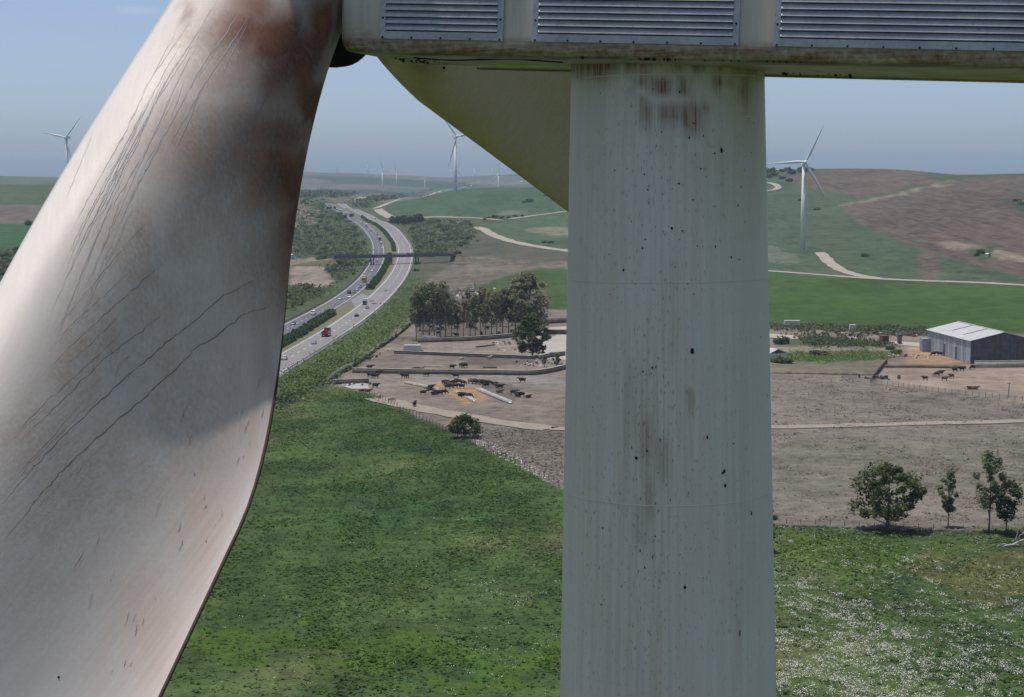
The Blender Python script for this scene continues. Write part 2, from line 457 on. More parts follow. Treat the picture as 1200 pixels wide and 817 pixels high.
# field survey: (photo polygon, albedo, grass texture, plough texture, flowers)
GREEN_MEADOW = (0.050, 0.082, 0.025)
FIELDS = [
    # left beyond the blade
    ([(-600, 216), (130, 216), (130, 240), (-600, 243)], (0.060, 0.085, 0.040), .5, .2),
    ([(-600, 243), (130, 240), (130, 263), (-600, 262)], (0.115, 0.095, 0.080), .2, .7),
    ([(-600, 262), (130, 263), (120, 292), (-600, 300)], (0.040, 0.085, 0.032), .5, .2),
    ([(-600, 300), (130, 292), (330, 300), (330, 420), (-600, 420)], (0.035, 0.055, 0.022), .8, 0),
    # scrub on both sides of the motorway
    ([(250, 232), (395, 236), (430, 300), (385, 350), (330, 390), (250, 390)], (0.055, 0.075, 0.032), .8, 0),
    ([(348, 236), (362, 237), (374, 248), (365, 262), (345, 268)], (0.16, 0.125, 0.095), .2, .5),
    ([(338, 305), (368, 302), (379, 314), (395, 332), (383, 336), (354, 335), (338, 334)], (0.20, 0.165, 0.135), .2, .6),
    ([(405, 238), (470, 228), (540, 217), (548, 221), (480, 236), (436, 243), (437, 250), (470, 256), (560, 258), (560, 300), (500, 330), (487, 322), (487, 290), (470, 270), (430, 250)], (0.070, 0.080, 0.042), .8, 0),
    # hill fields in the middle
    ([(437, 245), (440, 242), (453, 238), (480, 233), (512, 225.5), (532, 221), (548, 219), (600, 215.5), (780, 214), (780, 240), (661, 247), (603, 255), (572, 256), (535, 254), (493, 254.5), (458, 254.5), (446, 251.5)], (0.052, 0.086, 0.044), .5, .4),
    ([(575, 267), (603, 256), (661, 249), (800, 240), (800, 296), (661, 292), (622, 286.5), (598, 281)], (0.060, 0.088, 0.044), .5, .4),
    ([(545, 268), (572, 276), (598, 285), (661, 295), (800, 302), (800, 312), (640, 306), (548, 300), (505, 322), (488, 330), (490, 300), (520, 285)], (0.080, 0.076, 0.052), .7, .2),
    ([(505, 324), (548, 301), (640, 306), (800, 312), (800, 318), (640, 314), (600, 321), (560, 334), (520, 345), (495, 345)], (0.125, 0.108, 0.082), .3, .7),
    ([(495, 350), (520, 345), (560, 334), (600, 321), (640, 314), (800, 318), (800, 372), (640, 362), (490, 372)], (0.044, 0.076, 0.018), .5, .3),
    # chalky thin-grown places on the hill fields
    ([(572, 252.5), (598, 247.5), (614, 248.5), (602, 252)], (0.13, 0.15, 0.09), .9, .5),
    ([(612, 268.5), (640, 266), (720, 266), (720, 278), (645, 276), (625, 273)], (0.15, 0.15, 0.095), .9, .5),
    # right hill
    ([(780, 216), (905, 203), (1000, 195), (1090, 197), (1130, 206), (1300, 330), (780, 325)], (0.056, 0.084, 0.044), .5, .5),
    ([(919, 209), (960, 199.5), (1066, 196), (1086, 198), (1104, 206), (1055, 223), (1006, 233), (975, 223), (942, 219), (927, 214)], (0.104, 0.079, 0.060), .15, .7),
    ([(983, 242), (1014, 235.5), (1055, 226.5), (1104, 216), (1124, 210), (1151, 206.5), (1200, 205.5), (1600, 207), (1600, 322), (1187, 322.6), (1148, 312), (1086, 293.7), (1035, 275.6), (1006, 260)], (0.096, 0.073, 0.056), .15, .8),
    ([(983, 242), (1014, 237.5), (1055, 228.5), (1104, 217.5), (1120, 210.5), (1104, 215), (1055, 226.0), (1014, 234.8)], (0.22, 0.18, 0.13), .2, .2),
    ([(1090, 286), (1140, 296), (1170, 302), (1205, 308), (1205, 301), (1150, 289), (1110, 282)], (0.19, 0.16, 0.12), .3, .5),
    ([(1168, 232), (1210, 238), (1210, 252), (1190, 248)], (0.045, 0.062, 0.035), .8, 0),
    ([(1138, 292), (1160, 290), (1165, 303), (1142, 303)], (0.05, 0.075, 0.03), .8, 0),
    ([(860, 285), (905, 288), (925, 296), (945, 304), (920, 308), (860, 305)], (0.10, 0.12, 0.075), .9, .5),
    ([(1050, 316), (1090, 317.5), (1160, 322), (1160, 325), (1090, 321)], (0.085, 0.105, 0.06), .9, .5),
    # bright field behind the farm
    ([(780, 320), (905, 319), (960, 323.5), (1030, 328.5), (1200, 335.5), (1700, 345), (1700, 400), (1200, 391), (1085, 386), (905, 382), (780, 380)], (0.042, 0.078, 0.016), .5, .3),
    ([(780, 380), (905, 380), (1085, 385), (1200, 390), (1200, 395), (1085, 391), (905, 387), (780, 387)], (0.058, 0.075, 0.035), .8, 0),
    # farm ground
    ([(780, 386), (905, 385), (1000, 388), (1100, 391), (1700, 396), (1700, 445), (780, 445)], (0.18, 0.145, 0.112), .5, .1),
    ([(905, 398), (940, 395), (985, 397), (1040, 403), (1045, 412), (905, 412)], (0.060, 0.080, 0.035), .8, 0),
    ([(905, 405), (1030, 406), (1042, 409), (1040, 412), (905, 413)], (0.19, 0.165, 0.13), .4, 0),
    ([(905, 413), (1040, 412.5), (1043, 422), (915, 424), (905, 424)], (0.034, 0.082, 0.022), .7, 0),
    ([(905, 424), (1043, 423), (1030, 440), (905, 438)], (0.150, 0.132, 0.095), .8, 0),
    ([(1060, 402), (1085, 404), (1136, 424), (1140, 429), (1065, 425)], (0.30, 0.205, 0.13), .4, 0),
    ([(1036, 429), (1700, 432), (1700, 490), (1200, 470), (1130, 463), (1030, 450)], (0.25, 0.195, 0.155), .35, .1),
    # dry pasture
    ([(905, 438), (1025, 441), (1030, 452), (1130, 464), (1200, 471), (1700, 490), (1700, 626), (1200, 622), (910, 616), (780, 598), (660, 575), (560, 522), (545, 512), (560, 496), (660, 500), (780, 470)], (0.150, 0.134, 0.112), .9, 0),
    ([(905, 515), (980, 512), (1700, 505), (1700, 600), (1060, 575), (905, 590)], (0.138, 0.128, 0.100), .9, 0),
    # cattle paddocks
    ([(384, 449), (440, 405), (480, 372), (640, 362), (800, 372), (800, 480), (660, 503), (600, 499), (545, 512), (500, 491), (440, 464), (395, 452)], (0.165, 0.138, 0.115), .95, 0),
    ([(420, 400), (500, 402), (606, 396), (625, 400), (628, 417), (545, 415), (470, 413), (425, 412)], (0.215, 0.178, 0.148), .8, 0),
    ([(480, 345), (640, 340), (640, 362), (620, 392), (545, 398), (490, 400)], (0.10, 0.086, 0.07), .5, 0),
    ([(543, 421), (590, 418), (625, 420), (622, 430), (580, 430), (548, 426)], (0.105, 0.090, 0.078), 1.0, 0),
    ([(415, 439), (660, 439), (660, 452), (560, 450), (470, 446)], (0.18, 0.166, 0.15), 1.0, 0),
    ([(500, 447), (545, 446), (575, 455), (572, 468), (548, 474), (520, 462)], (0.255, 0.172, 0.105), .9, 0),
    ([(470, 441), (505, 447), (530, 462), (505, 462), (475, 452)], (0.20, 0.155, 0.115), .9, 0),
    ([(560, 446), (600, 447), (618, 462), (600, 474), (575, 466)], (0.125, 0.104, 0.088), 1.0, 0),
    # near meadow
    ([(-900, 500), (250, 492), (318, 486), (345, 470), (388, 450), (410, 457), (437, 463), (470, 480), (500, 494), (535, 514), (565, 524), (600, 541), (660, 573), (780, 601), (910, 617), (1200, 622.5), (1700, 630), (1700, 2400), (-900, 2400)], GREEN_MEADOW, 1.0, 0),
    ([(150, 726), (320, 728), (480, 742), (560, 760), (640, 752), (660, 775), (520, 800), (330, 772), (150, 762)], (0.048, 0.086, 0.015), .8, 0),
    ([(912, 622), (1010, 626), (1120, 640), (1010, 700), (960, 672), (912, 652)], (0.060, 0.095, 0.022), .9, 0),
    ([(1050, 645), (1110, 652), (1200, 640), (1300, 660), (1300, 700), (1180, 706), (1100, 684), (1060, 668)], (0.072, 0.080, 0.028), .9, 0),
]
base = np.zeros((len(V), 3)); base[:] = (0.062, 0.082, 0.042)
tex = np.zeros((len(V), 2)); tex[:] = (.6, .1)
dv = np.hypot(V[:, 0], V[:, 1])
jit = 0.0075 * dv
ROWV = np.where(V[:, 1] > 50, project(V)[1], 900.0)
nj = sstep(520, 380, dv)
jx = V[:, 0] + nj * sstep(625, 640, ROWV) * ((fbm(V[:, 0] / 7, V[:, 1] / 9, 41, 4) - .5) * 16) + (fbm(V[:, 0] / 14, V[:, 1] / 30, 21, 3) - .5) * jit
jy = V[:, 1] + nj * sstep(625, 640, ROWV) * ((fbm(V[:, 0] / 7, V[:, 1] / 9, 43, 4) - .5) * 34) + (fbm(V[:, 0] / 14, V[:, 1] / 30, 77, 3) - .5) * jit * 5
front = np.abs(np.arctan2(V[:, 0], V[:, 1])) < 0.6
far_mask = dv > 2900
for fi, (poly, c, g, pl) in enumerate(FIELDS):
    gp = gpoly(poly)
    gx = [p[0] for p in gp]; gy = [p[1] for p in gp]
    bb = front & (jx > min(gx)) & (jx < max(gx)) & (jy > min(gy)) & (jy < max(gy))
    ix = np.nonzero(bb)[0]
    if not len(ix): continue
    m = inpoly(jx[ix], jy[ix], gp)
    base[ix[m]] = c; tex[ix[m]] = (g, pl)
near = (~front) | (dv < 215)
base[near & (dv < 700)] = GREEN_MEADOW; tex[near & (dv < 700)] = (1, 0)
# far country: patchwork of hazy fields
fm = dv > 2950
cell = np.stack([vnoise(np.floor(V[fm, 0] / 420 + (fbm(V[fm, 0] / 900, V[fm, 1] / 900, 3, 2) * 3)), np.floor(V[fm, 1] / 700), 5)], -1)[:, 0]
pal = np.array([(0.060, 0.090, 0.045), (0.085, 0.105, 0.055), (0.115, 0.105, 0.075), (0.045, 0.062, 0.035), (0.14, 0.12, 0.09)])
base[fm] = pal[np.clip((cell * 5).astype(int), 0, 4)]

def softblend(a):
    """soften field borders by a cell or so"""
    b = a.reshape(na, nd, -1).copy()
    for _ in range(1):
        b[:, 1:-1] = 0.25 * b[:, :-2] + 0.5 * b[:, 1:-1] + 0.25 * b[:, 2:]
        b[1:-1] = 0.25 * b[:-2] + 0.5 * b[1:-1] + 0.25 * b[2:]
    return b.reshape(len(V), -1)
base = softblend(base); tex = softblend(tex)
# patchy natural colour of the near meadow (weeds, moss, worn grass)
mk = sstep(0.7, 1.0, tex[:, 0]) * (base[:, 1] > base[:, 0] * 1.2)
p1 = fbm(V[:, 0] / 22, V[:, 1] / 40, 51, 4); p2 = fbm(V[:, 0] / 7, V[:, 1] / 12, 61, 3)
base *= (1 + (mk * (p1 - .5) * .75)[:, None] * np.array([1.5, .9, 1.0]))
base *= (1 + (mk * (p2 - .5) * .5)[:, None])
base += (mk * sstep(.58, .75, p1))[:, None] * np.array([.022, .004, .012])
base = np.clip(base, 0.008, 0.6)

def ground_material():
    k = NT('ground')
    a = k.attr('base').outputs['Color']
    t = k.attr('tex').outputs['Color']
    sx = k.n('SeparateColor'); k.set(sx.inputs[0], t)
    co = k.coord()
    n0 = k.noise(co, 0.012, 5, .6, .6); n1 = k.noise(co, 0.09, 5, .65); n2 = k.noise(co, 0.35, 4, .6); n3 = k.noise(co, 1.7, 3, .65)
    pl = k.noise(k.coord(scale=(1, .12, 1), rot=(0, 0, .5)), 0.22, 3)
    pl2 = k.noise(k.coord(scale=(1, .05, 1), rot=(0, 0, -.7)), 0.10, 3)
    f = k.math('MULTIPLY', k.math('SUBTRACT', n1, .5), 1.5)
    f = k.math('ADD', f, k.math('MULTIPLY', k.math('SUBTRACT', n0, .5), .9))
    f = k.math('ADD', f, k.math('MULTIPLY', k.math('MULTIPLY', k.math('SUBTRACT', n2, .5), 1.5), sx.outputs[0]))
    f = k.math('ADD', f, k.math('MULTIPLY', k.math('MULTIPLY', k.math('SUBTRACT', n3, .5), 1.5), sx.outputs[0]))
    f = k.math('ADD', f, k.math('MULTIPLY', k.math('MULTIPLY', k.math('SUBTRACT', pl, .5), 1.5), sx.outputs[1]))
    f = k.math('ADD', f, k.math('MULTIPLY', k.math('MULTIPLY', k.math('SUBTRACT', pl2, .5), .8), sx.outputs[1]))
    wv = k.n('TexWave', wave_type='BANDS', bands_direction='X'); k.set(wv.inputs['Vector'], k.coord(rot=(0, 0, .38)))
    wv.inputs['Scale'].default_value = .022; wv.inputs['Distortion'].default_value = .6; wv.inputs['Detail'].default_value = 1.0; wv.inputs['Detail Scale'].default_value = .4
    ln = k.ramp(wv.outputs['Fac'], [(.90, 0.), (.97, 1.)])
    f = k.math('SUBTRACT', f, k.math('MULTIPLY', k.math('MULTIPLY', ln, sx.outputs[1]), .10))
    f = k.math('MAXIMUM', k.math('ADD', f, 1.0), .25)
    vm = k.n('VectorMath', operation='SCALE'); k.set(vm.inputs[0], a); k.set(vm.inputs['Scale'], f)
    # straw tint in the light spots
    st = k.ramp(n3, [(.58, 0.0), (.78, .5)])
    c = k.mix(k.math('MULTIPLY', st, sx.outputs[0]), vm.outputs[0], k.mix(.5, vm.outputs[0], (.20, .17, .12)))
    k.base(c, .9, 0, .1)
    k.bump(k.math('ADD', n3, n2), .6, .25)
    return k.mat
me = mesh_np('ground', V, quads, mats=[ground_material()], smooth=True)
for nm, arr in (('base', np.concatenate([base, np.ones((len(V), 1))], 1)), ('tex', np.concatenate([tex, np.zeros((len(V), 1)), np.ones((len(V), 1))], 1))):
    at = me.attributes.new(nm, 'FLOAT_COLOR', 'POINT')
    at.data.foreach_set('color', arr.astype(np.float32).ravel())
tag(link('ground', me), 'rolling farmland with green meadows, dry pasture and ploughed slopes', 'ground', kind='structure')

# ------------------------------------------------------------------ roads and tracks
def smooth_path(pts, n=120, sig=3):
    P = np.array([[p.x, p.y] for p in pts])
    s = np.concatenate([[0], np.cumsum(np.hypot(*np.diff(P, axis=0).T))])
    t = np.linspace(0, s[-1], n)
    Q = np.stack([np.interp(t, s, P[:, 0]), np.interp(t, s, P[:, 1])], -1)
    k = int(sig * 3); x = np.arange(-k, k + 1); g = np.exp(-.5 * (x / sig) ** 2); g /= g.sum()
    ext = np.concatenate([2 * Q[0] - Q[1:k + 1][::-1], Q, 2 * Q[-1] - Q[-k - 1:-1][::-1]])
    return np.stack([np.convolve(ext[:, i], g, 'valid') for i in (0, 1)], -1)
def normals(Q):
    T = np.gradient(Q, axis=0); T /= np.hypot(T[:, 0], T[:, 1])[:, None]
    return np.stack([T[:, 1], -T[:, 0]], -1), T      # right-hand normal, tangent
def strip(name, Q, offs, lift, mat, zref=None, jitter=0, seed=0):
    """ribbon along Q between lateral offsets offs (list), draped on the terrain"""
    N, T = normals(Q)
    rows = []
    for i, o in enumerate(offs):
        oo = np.full(len(Q), float(o))
        if jitter and i in (0, len(offs) - 1):
            s = np.arange(len(Q)); oo = oo + (fbm(s * .35, s * 0 + i * 9.1 + seed, 3, 3) - .5) * jitter
        P = Q + N * oo[:, None]
        z = elev(P[:, 0], P[:, 1]) + (lift[i] if hasattr(lift, '__len__') else lift)
        rows.append(np.concatenate([P, z[:, None]], 1))
    n = len(Q); V_ = np.concatenate(rows)
    q = []
    for i in range(len(offs) - 1):
        a = np.arange(n - 1) + i * n
        q.append(np.stack([a, a + n, a + n + 1, a + 1], -1))
    return mesh_np(name, V_, np.concatenate(q), mats=[mat], smooth=True)

def asphalt(name, c, var=.15):
    k = NT(name)
    n = k.noise(k.coord(), .25, 4); m = k.noise(k.coord(), .03, 3)
    f = k.math('ADD', k.math('MULTIPLY', n, .5), k.math('MULTIPLY', m, .5))
    return k.base(k.mix(k.ramp(f, [(.35, 0.), (.65, 1.)]), tuple(x * (1 - var) for x in c), tuple(x * (1 + var) for x in c)), .85, 0, .2)
M_asph_old = asphalt('pale_asphalt', (.20, .193, .188), .10)
M_asph_new = asphalt('dark_asphalt', (.115, .115, .125), .12)
M_paint = simple('road_paint', (.62, .61, .58), .7, var=.15)
M_dirt = simple('chalk_track', (.31, .275, .22), .95, var=.18, scale=.2)
M_dirt2 = simple('farm_track', (.245, .21, .17), .95, var=.15, scale=.2)
M_conc = simple('concrete_yard', (.34, .31, .275), .9, var=.12, scale=.15)
M_median = simple('median_grass', (.125, .120, .065), .95, var=.3, scale=.4)
M_steel = simple('galvanised_steel', (.36, .37, .38), .5, .3, .2)

pR = [(290, 449), (310, 438), (330, 426), (355, 411), (380, 397), (398, 385.5), (416, 373), (440, 354), (460, 333), (471, 316), (475, 301), (473.3, 286.7), (463.7, 273), (449.5, 263), (431, 253), (415, 247), (404, 241.5), (400, 239.0)]
pL = [(290, 411), (312, 399), (336, 386), (362, 373), (388.5, 359), (409, 345.4), (426, 331), (434.7, 320), (440, 311), (443.7, 302), (443.5, 288), (440, 280), (432.5, 270), (420, 260), (407.5, 252), (393, 245.3), (386.7, 240.5), (384, 238.5)]
QR = smooth_path([ground(*p) for p in pR], 260, 6)
QL = smooth_path([ground(*p) for p in pL], 260, 6)
WR, WL = 6.2, 5.4
road = empty('motorway')
tag(road, 'two pale and dark carriageways of a motorway curving through the valley', 'road', kind='structure')
link('pale_carriageway', strip('pale_carriageway', QR, [-WR - .8, -WR, 0, WR, WR + .8], [0.0, .30, .36, .30, 0.0], M_asph_old), road)
link('dark_carriageway', strip('dark_carriageway', QL, [-WL - .8, -WL, 0, WL, WL + .8], [0.0, .30, .36, .30, 0.0], M_asph_new), road)
for nm, Q, W in (('edge_line', QR, WR), ('edge_line', QL, WL)):
    for sgn in (-1, 1):
        o = sgn * (W - 1.0)
        link(nm, strip(nm, Q, [o - .16, o + .16], .36, M_paint), road)
    N_, T_ = normals(Q)
    mb = MB()
    seg = np.hypot(*np.diff(Q, axis=0).T); s = np.concatenate([[0], np.cumsum(seg)])
    for t in np.arange(0, min(s[-1], 1400), 14.0):
        ii_ = [np.interp(t + q, s, np.arange(len(Q))) for q in (0, 5.0)]
        pts = []
        for q in ii_:
            i0 = int(q); fr = q - i0; i1 = min(i0 + 1, len(Q) - 1)
            p = Q[i0] * (1 - fr) + Q[i1] * fr; nn = N_[i0]
            for o in (-.14, .14):
                pp = p + nn * o
                pts.append((pp[0], pp[1], elev1(pp[0], pp[1]) + .385))
        mb.add(pts, [(0, 1, 3, 2)])
    tag(mb.build('lane_dashes', M_paint, road), kind='stuff')
# median strip between the carriageways and the paved cross-over
def seg_between(px0, px1, row_sel):
    return None
mid = []
for i in range(0, 260, 3):
    dist = np.hypot(QL[:, 0] - QR[i, 0], QL[:, 1] - QR[i, 1]); j = int(np.argmin(dist))
    a = QR[i]; b = QL[j]
    mid.append((a, b))
N_R, _ = normals(QR)
mv, mq = [], []
for a, b in mid:
    dvec = (b - a); L = np.hypot(*dvec); u = dvec / L
    for t in (WR + .6, WR + .6 + (L - WR - WL - 1.2) * .5, L - WL - .6):
        p = a + u * t
        mv.append((p[0], p[1], elev1(p[0], p[1]) + .12))
for i in range(len(mid) - 1):
    for k_ in (0, 1):
        q = i * 3 + k_
        mq.append((q, q + 1, q + 4, q + 3))
tag(link('median', mesh_np('median', mv, mq, mats=[M_median], smooth=True)), 'strip of dry grass between the two carriageways', 'median strip', kind='structure')
cx_poly = [(411, 352), (424, 345), (440, 350), (436, 357), (424, 364), (415, 360)]
g = [ground(*p) for p in cx_poly]
mb = MB(); mb.add([(p.x, p.y, elev1(p.x, p.y) + .33) for p in g], [tuple(range(len(g)))])
tag(mb.build('crossover_pavement', M_asph_old), 'paved gap crossing the median between carriageways', 'pavement', kind='structure')

TRACKS = [
    ('farm_track', [(905 - 260, 503), (700, 504), (780, 503), (905, 501.5), (1000, 499), (1100, 496.5), (1200, 494), (1350, 490)], 3.2, M_dirt2, 'pale dirt track crossing the dry pasture'),
    ('farm_track', [(440, 467), (480, 477), (520, 484), (560, 491.5), (600, 498), (645, 503)], 4.0, M_dirt2, 'curving dirt track below the cattle paddock'),
    ('hill_track', [(780, 312), (905, 318), (960, 322), (1030, 327), (1100, 330), (1200, 334.5), (1300, 339)], 5.0, M_dirt, 'long pale track above the bright green field'),
    ('access_track', [(961, 296), (966, 301), (973, 309), (985, 317), (1005, 323), (1028, 326.5)], 4.0, M_dirt, 'short track leading up to the white turbine on the green slope'),
    ('hill_track', [(900, 214), (908, 216), (913, 219.5), (908, 222.5), (896, 224)], 6.0, M_dirt, 'hairpin track on the upper green slope beside the tower'),
    ('hill_track', [(546.5, 218.8), (532, 220.2), (511.7, 224.8), (480, 232.7), (453, 237), (440, 241), (435, 245), (438, 249), (447, 252.5), (460, 255.5)], 8.0, M_dirt, 'white track looping round the green hill field to the ridge turbine'),
    ('hill_track', [(480, 255), (493.5, 255), (535, 255), (572, 256.5), (586, 258)], 5.0, M_dirt, 'thin pale track along the foot of the hill field'),
    ('hill_track', [(598, 256.5), (625, 252.8), (661, 248), (700, 243)], 6.0, M_dirt, 'pale track climbing the green hill towards the tower'),
    ('hill_track', [(555, 266), (561, 266.8), (569, 270), (581, 277), (597, 282.6), (622.5, 288), (660, 293.5), (720, 300)], 7.0, M_dirt, 'broad white track curving below the small hill field'),
    ('service_road', [(416, 236), (421, 233.5), (427, 231)], 8.0, M_dirt, 'short white stretch of road beyond the motorway bend'),
]
for nm, pts, hw, mat, lab in TRACKS:
    Q = smooth_path([ground(*p) for p in pts], 70, 2.5)
    if nm == 'hill_track': hw *= .68
    tag(link(nm, strip(nm, Q, [-hw, -hw * .3, hw * .3, hw], .18, mat, jitter=hw * .7, seed=pts[0][0])), lab, 'track', kind='structure')

def patch(name, poly, mat, lift, lab, cat, kind='structure'):
    P = gpoly(poly, 5)
    c = np.mean(P, axis=0)
    v = [(c[0], c[1], elev1(*c) + lift)] + [(p[0], p[1], elev1(*p) + lift) for p in P]
    n = len(P)
    return tag(link(name, mesh_np(name, v, tris=[(0, 1 + i, 1 + (i + 1) % n) for i in range(n)], mats=[mat])), lab, cat, kind=kind)
patch('concrete_yard', [(620, 405), (636, 388), (645, 384), (700, 380), (700, 424), (640, 421)], M_conc, .12, 'pale concrete yard beside the big eucalyptus', 'yard')
patch('concrete_yard', [(860, 391), (905, 391.5), (938, 394), (934, 398), (905, 396), (860, 396)], M_conc, .12, 'pale yard strip by the tower behind the vegetable plots', 'yard')
patch('farm_road', [(992, 394.5), (1040, 399.5), (1085, 403), (1085, 408), (1040, 402.5), (992, 397.5)], M_conc, .12, 'white farm road running to the barn', 'road')
patch('chalk_ground', [(400, 449.5), (416, 446.5), (430, 450), (433, 456), (412, 456), (402, 453)], M_conc, .1, 'pale round patch of trodden ground by the pen', 'ground')

# ------------------------------------------------------------------ the big old turbine
KS = 1.12
HUB = np.array([-1.76632506, 18.00089803, 2.8464875]) * KS + np.array([0, 0, CAM_H])
PSI, TAU, CONE = -0.27061402, R(2.2), 0.059476
nax = np.array([math.cos(PSI) * math.cos(TAU), math.sin(PSI) * math.cos(TAU), -math.sin(TAU)])   # hub -> tail
uax = np.array([-math.sin(PSI), math.cos(PSI), 0.0])                                             # horizontal, away
wax = np.cross(nax, uax)
TOWER_X, TOWER_Y, TOWER_TOP = 1.572, 19.18, CAM_H + 1.23
turbine = empty('wind_turbine', (TOWER_X, TOWER_Y, 0))
tag(turbine, 'weathered old wind turbine with rust-stained blade and grimy tower', 'wind turbine')
T0 = np.array([TOWER_X, TOWER_Y, 0.0])

def blade_geom(phi, S, NV=144):
    """sections along the span; v = -1..0 suction side TE->LE, 0..1 pressure side LE->TE"""
    beta, twist, r0, cm, sm, ax = 2.47165184, 0.23380721, 0.71595028, 2.54755284, 6.1946964, 0.36553519
    a = math.cos(phi) * uax + math.sin(phi) * wax
    a = a * math.cos(CONE) - nax * math.sin(CONE)
    t0 = math.cos(phi - math.pi / 2) * uax + math.sin(phi - math.pi / 2) * wax
    nn = np.cross(a, t0)
    if nn @ nax < 0: nn = -nn
    k = sstep(1.4, sm, S)
    c = np.where(S < sm, 2 * r0 + (cm - 2 * r0) * k, cm + (0.5 - cm) * (S - sm) / (26 - sm))
    kt = sstep(1.4, 12.0, S)
    th = np.where(S < 12.0, 2 * r0 + (0.24 * 2.0 - 2 * r0) * kt, 0.24 * c - 0.09 * c * (S - 12) / 14)
    tipf = np.sqrt(np.clip((26.0 - S) / .8, 0.02, 1)); c = c * tipf; th = th * tipf
    axf = 0.5 + (ax - 0.5) * k
    b = beta - twist * np.clip((S - 2) / 24, 0, 1) ** .7
    cd = np.cos(b)[:, None] * t0 + np.sin(b)[:, None] * nn
    td = -np.sin(b)[:, None] * t0 + np.cos(b)[:, None] * nn
    A = np.linspace(0, 2 * math.pi, NV, endpoint=False)
    xx = 0.5 * (1 - np.cos(A)); sg = np.sin(A)
    af = sg * (1 - xx) ** .6 * 1.3
    y = 0.5 * th[:, None] * (sg * (1 - k[:, None]) + af * k[:, None])
    # camber: hollow towards the trailing edge on the negative side
    camb = -0.55 * xx ** 1.25 * (1 - xx) ** .95
    y = y + SIGN_CAMBER * camb[None, :] * k[:, None] * c[:, None]
    P = a * S[:, None, None] + cd[:, None, :] * ((xx[None, :] - axf[:, None]) * c[:, None])[..., None] + td[:, None, :] * y[..., None]
    return HUB + P * KS
SIGN_CAMBER = -1.0

def attr_color(me, name, arr):
    at = me.attributes.new(name, 'FLOAT_COLOR', 'POINT')
    a4 = np.ones((len(arr), 4), np.float32); a4[:, :arr.shape[1]] = arr
    at.data.foreach_set('color', a4.ravel())

S_BLADE = np.concatenate([np.linspace(1.0, 11.5, 210), np.linspace(11.7, 26, 70)])
NVB = 144
def grid_quads(n, m, wrap=True):
    i = np.arange(n - 1)[:, None]; j = np.arange(m if wrap else m - 1)[None, :]
    j2 = (j + 1) % m
    return np.stack([i * m + j, i * m + j2, (i + 1) * m + j2, (i + 1) * m + j], -1).reshape(-1, 4)

def gauss(s, v, s0, v0, ss, sv, rot=0.0):
    ds, dv_ = s - s0, v - v0
    return np.exp(-.5 * ((ds / ss) ** 2 + (dv_ / sv) ** 2))

def blade_material(name, ochre=(.66, .47, .37)):
    k = NT(name)
    uv = k.n('UVMap', uv_map='span').outputs[0]
    def mp(sc):
        m = k.n('Mapping'); k.t.links.new(uv, m.inputs[0]); m.inputs['Scale'].default_value = sc
        return m.outputs[0]
    st = k.attr('stain'); sc = k.n('SeparateColor'); k.t.links.new(st.outputs['Color'], sc.inputs[0])
    rust, dirt, pink = sc.outputs[0], sc.outputs[1], sc.outputs[2]
    nf = k.noise(mp((1, 1, 1)), 22, 5, .7)            # fine speckle
    nm_ = k.noise(mp((1, 1, 1)), 4.0, 5, .65)
    nl = k.noise(mp((.25, 3, 1)), 5.0, 5, .65)        # streaks along the span
    nx = k.noise(mp((.12, 9, 1)), 3.0, 4, .6)
    c = k.mix(k.ramp(nl, [(.3, 0.), (.7, 1.)]), (.69, .635, .59), (.755, .70, .66))
    d1 = k.math('MULTIPLY', dirt, k.ramp(k.math('ADD', k.math('MULTIPLY', nf, .6), k.math('MULTIPLY', nm_, .4)), [(.36, .15), (.62, 1.)]))
    c = k.mix(k.math('MULTIPLY', d1, .95), c, (.41, .265, .175))
    c = k.mix(k.math('MULTIPLY', pink, k.ramp(nx, [(.32, .25), (.65, 1.)])), c, ochre)
    r1 = k.math('MULTIPLY', rust, k.ramp(k.math('ADD', k.math('MULTIPLY', nm_, .55), k.math('MULTIPLY', nf, .45)), [(.26, .75), (.5, 1.)]))
    c = k.mix(r1, c, k.mix(k.ramp(nm_, [(.3, 0.), (.75, 1.)]), (.085, .038, .024), (.27, .125, .08)))
    k.base(c, k.math('ADD', .46, k.math('MULTIPLY', k.math('MAXIMUM', d1, r1), .4)), 0, .28)
    k.bump(k.math('ADD', nf, k.math('MULTIPLY', nx, .5)), .12, .01)
    return k.mat
M_blade = blade_material('weathered_blade_gelcoat')
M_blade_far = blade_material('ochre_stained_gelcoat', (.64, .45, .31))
M_grime = simple('black_grime', (.012, .010, .009), .9, var=.3, scale=8)
M_crack = simple('crack_dirt', (.26, .19, .145), .8, var=.3, scale=3)
M_edge = simple('dark_brown_edge', (.055, .035, .025), .8, var=.3, scale=3)  # dark brown colour of the thin trailing edge
M_scr = simple('scratch_rust', (.46, .29, .22), .8, var=.3, scale=3)
M_wr = simple('wrinkle_grime', (.48, .46, .46), .7, var=.3, scale=3)

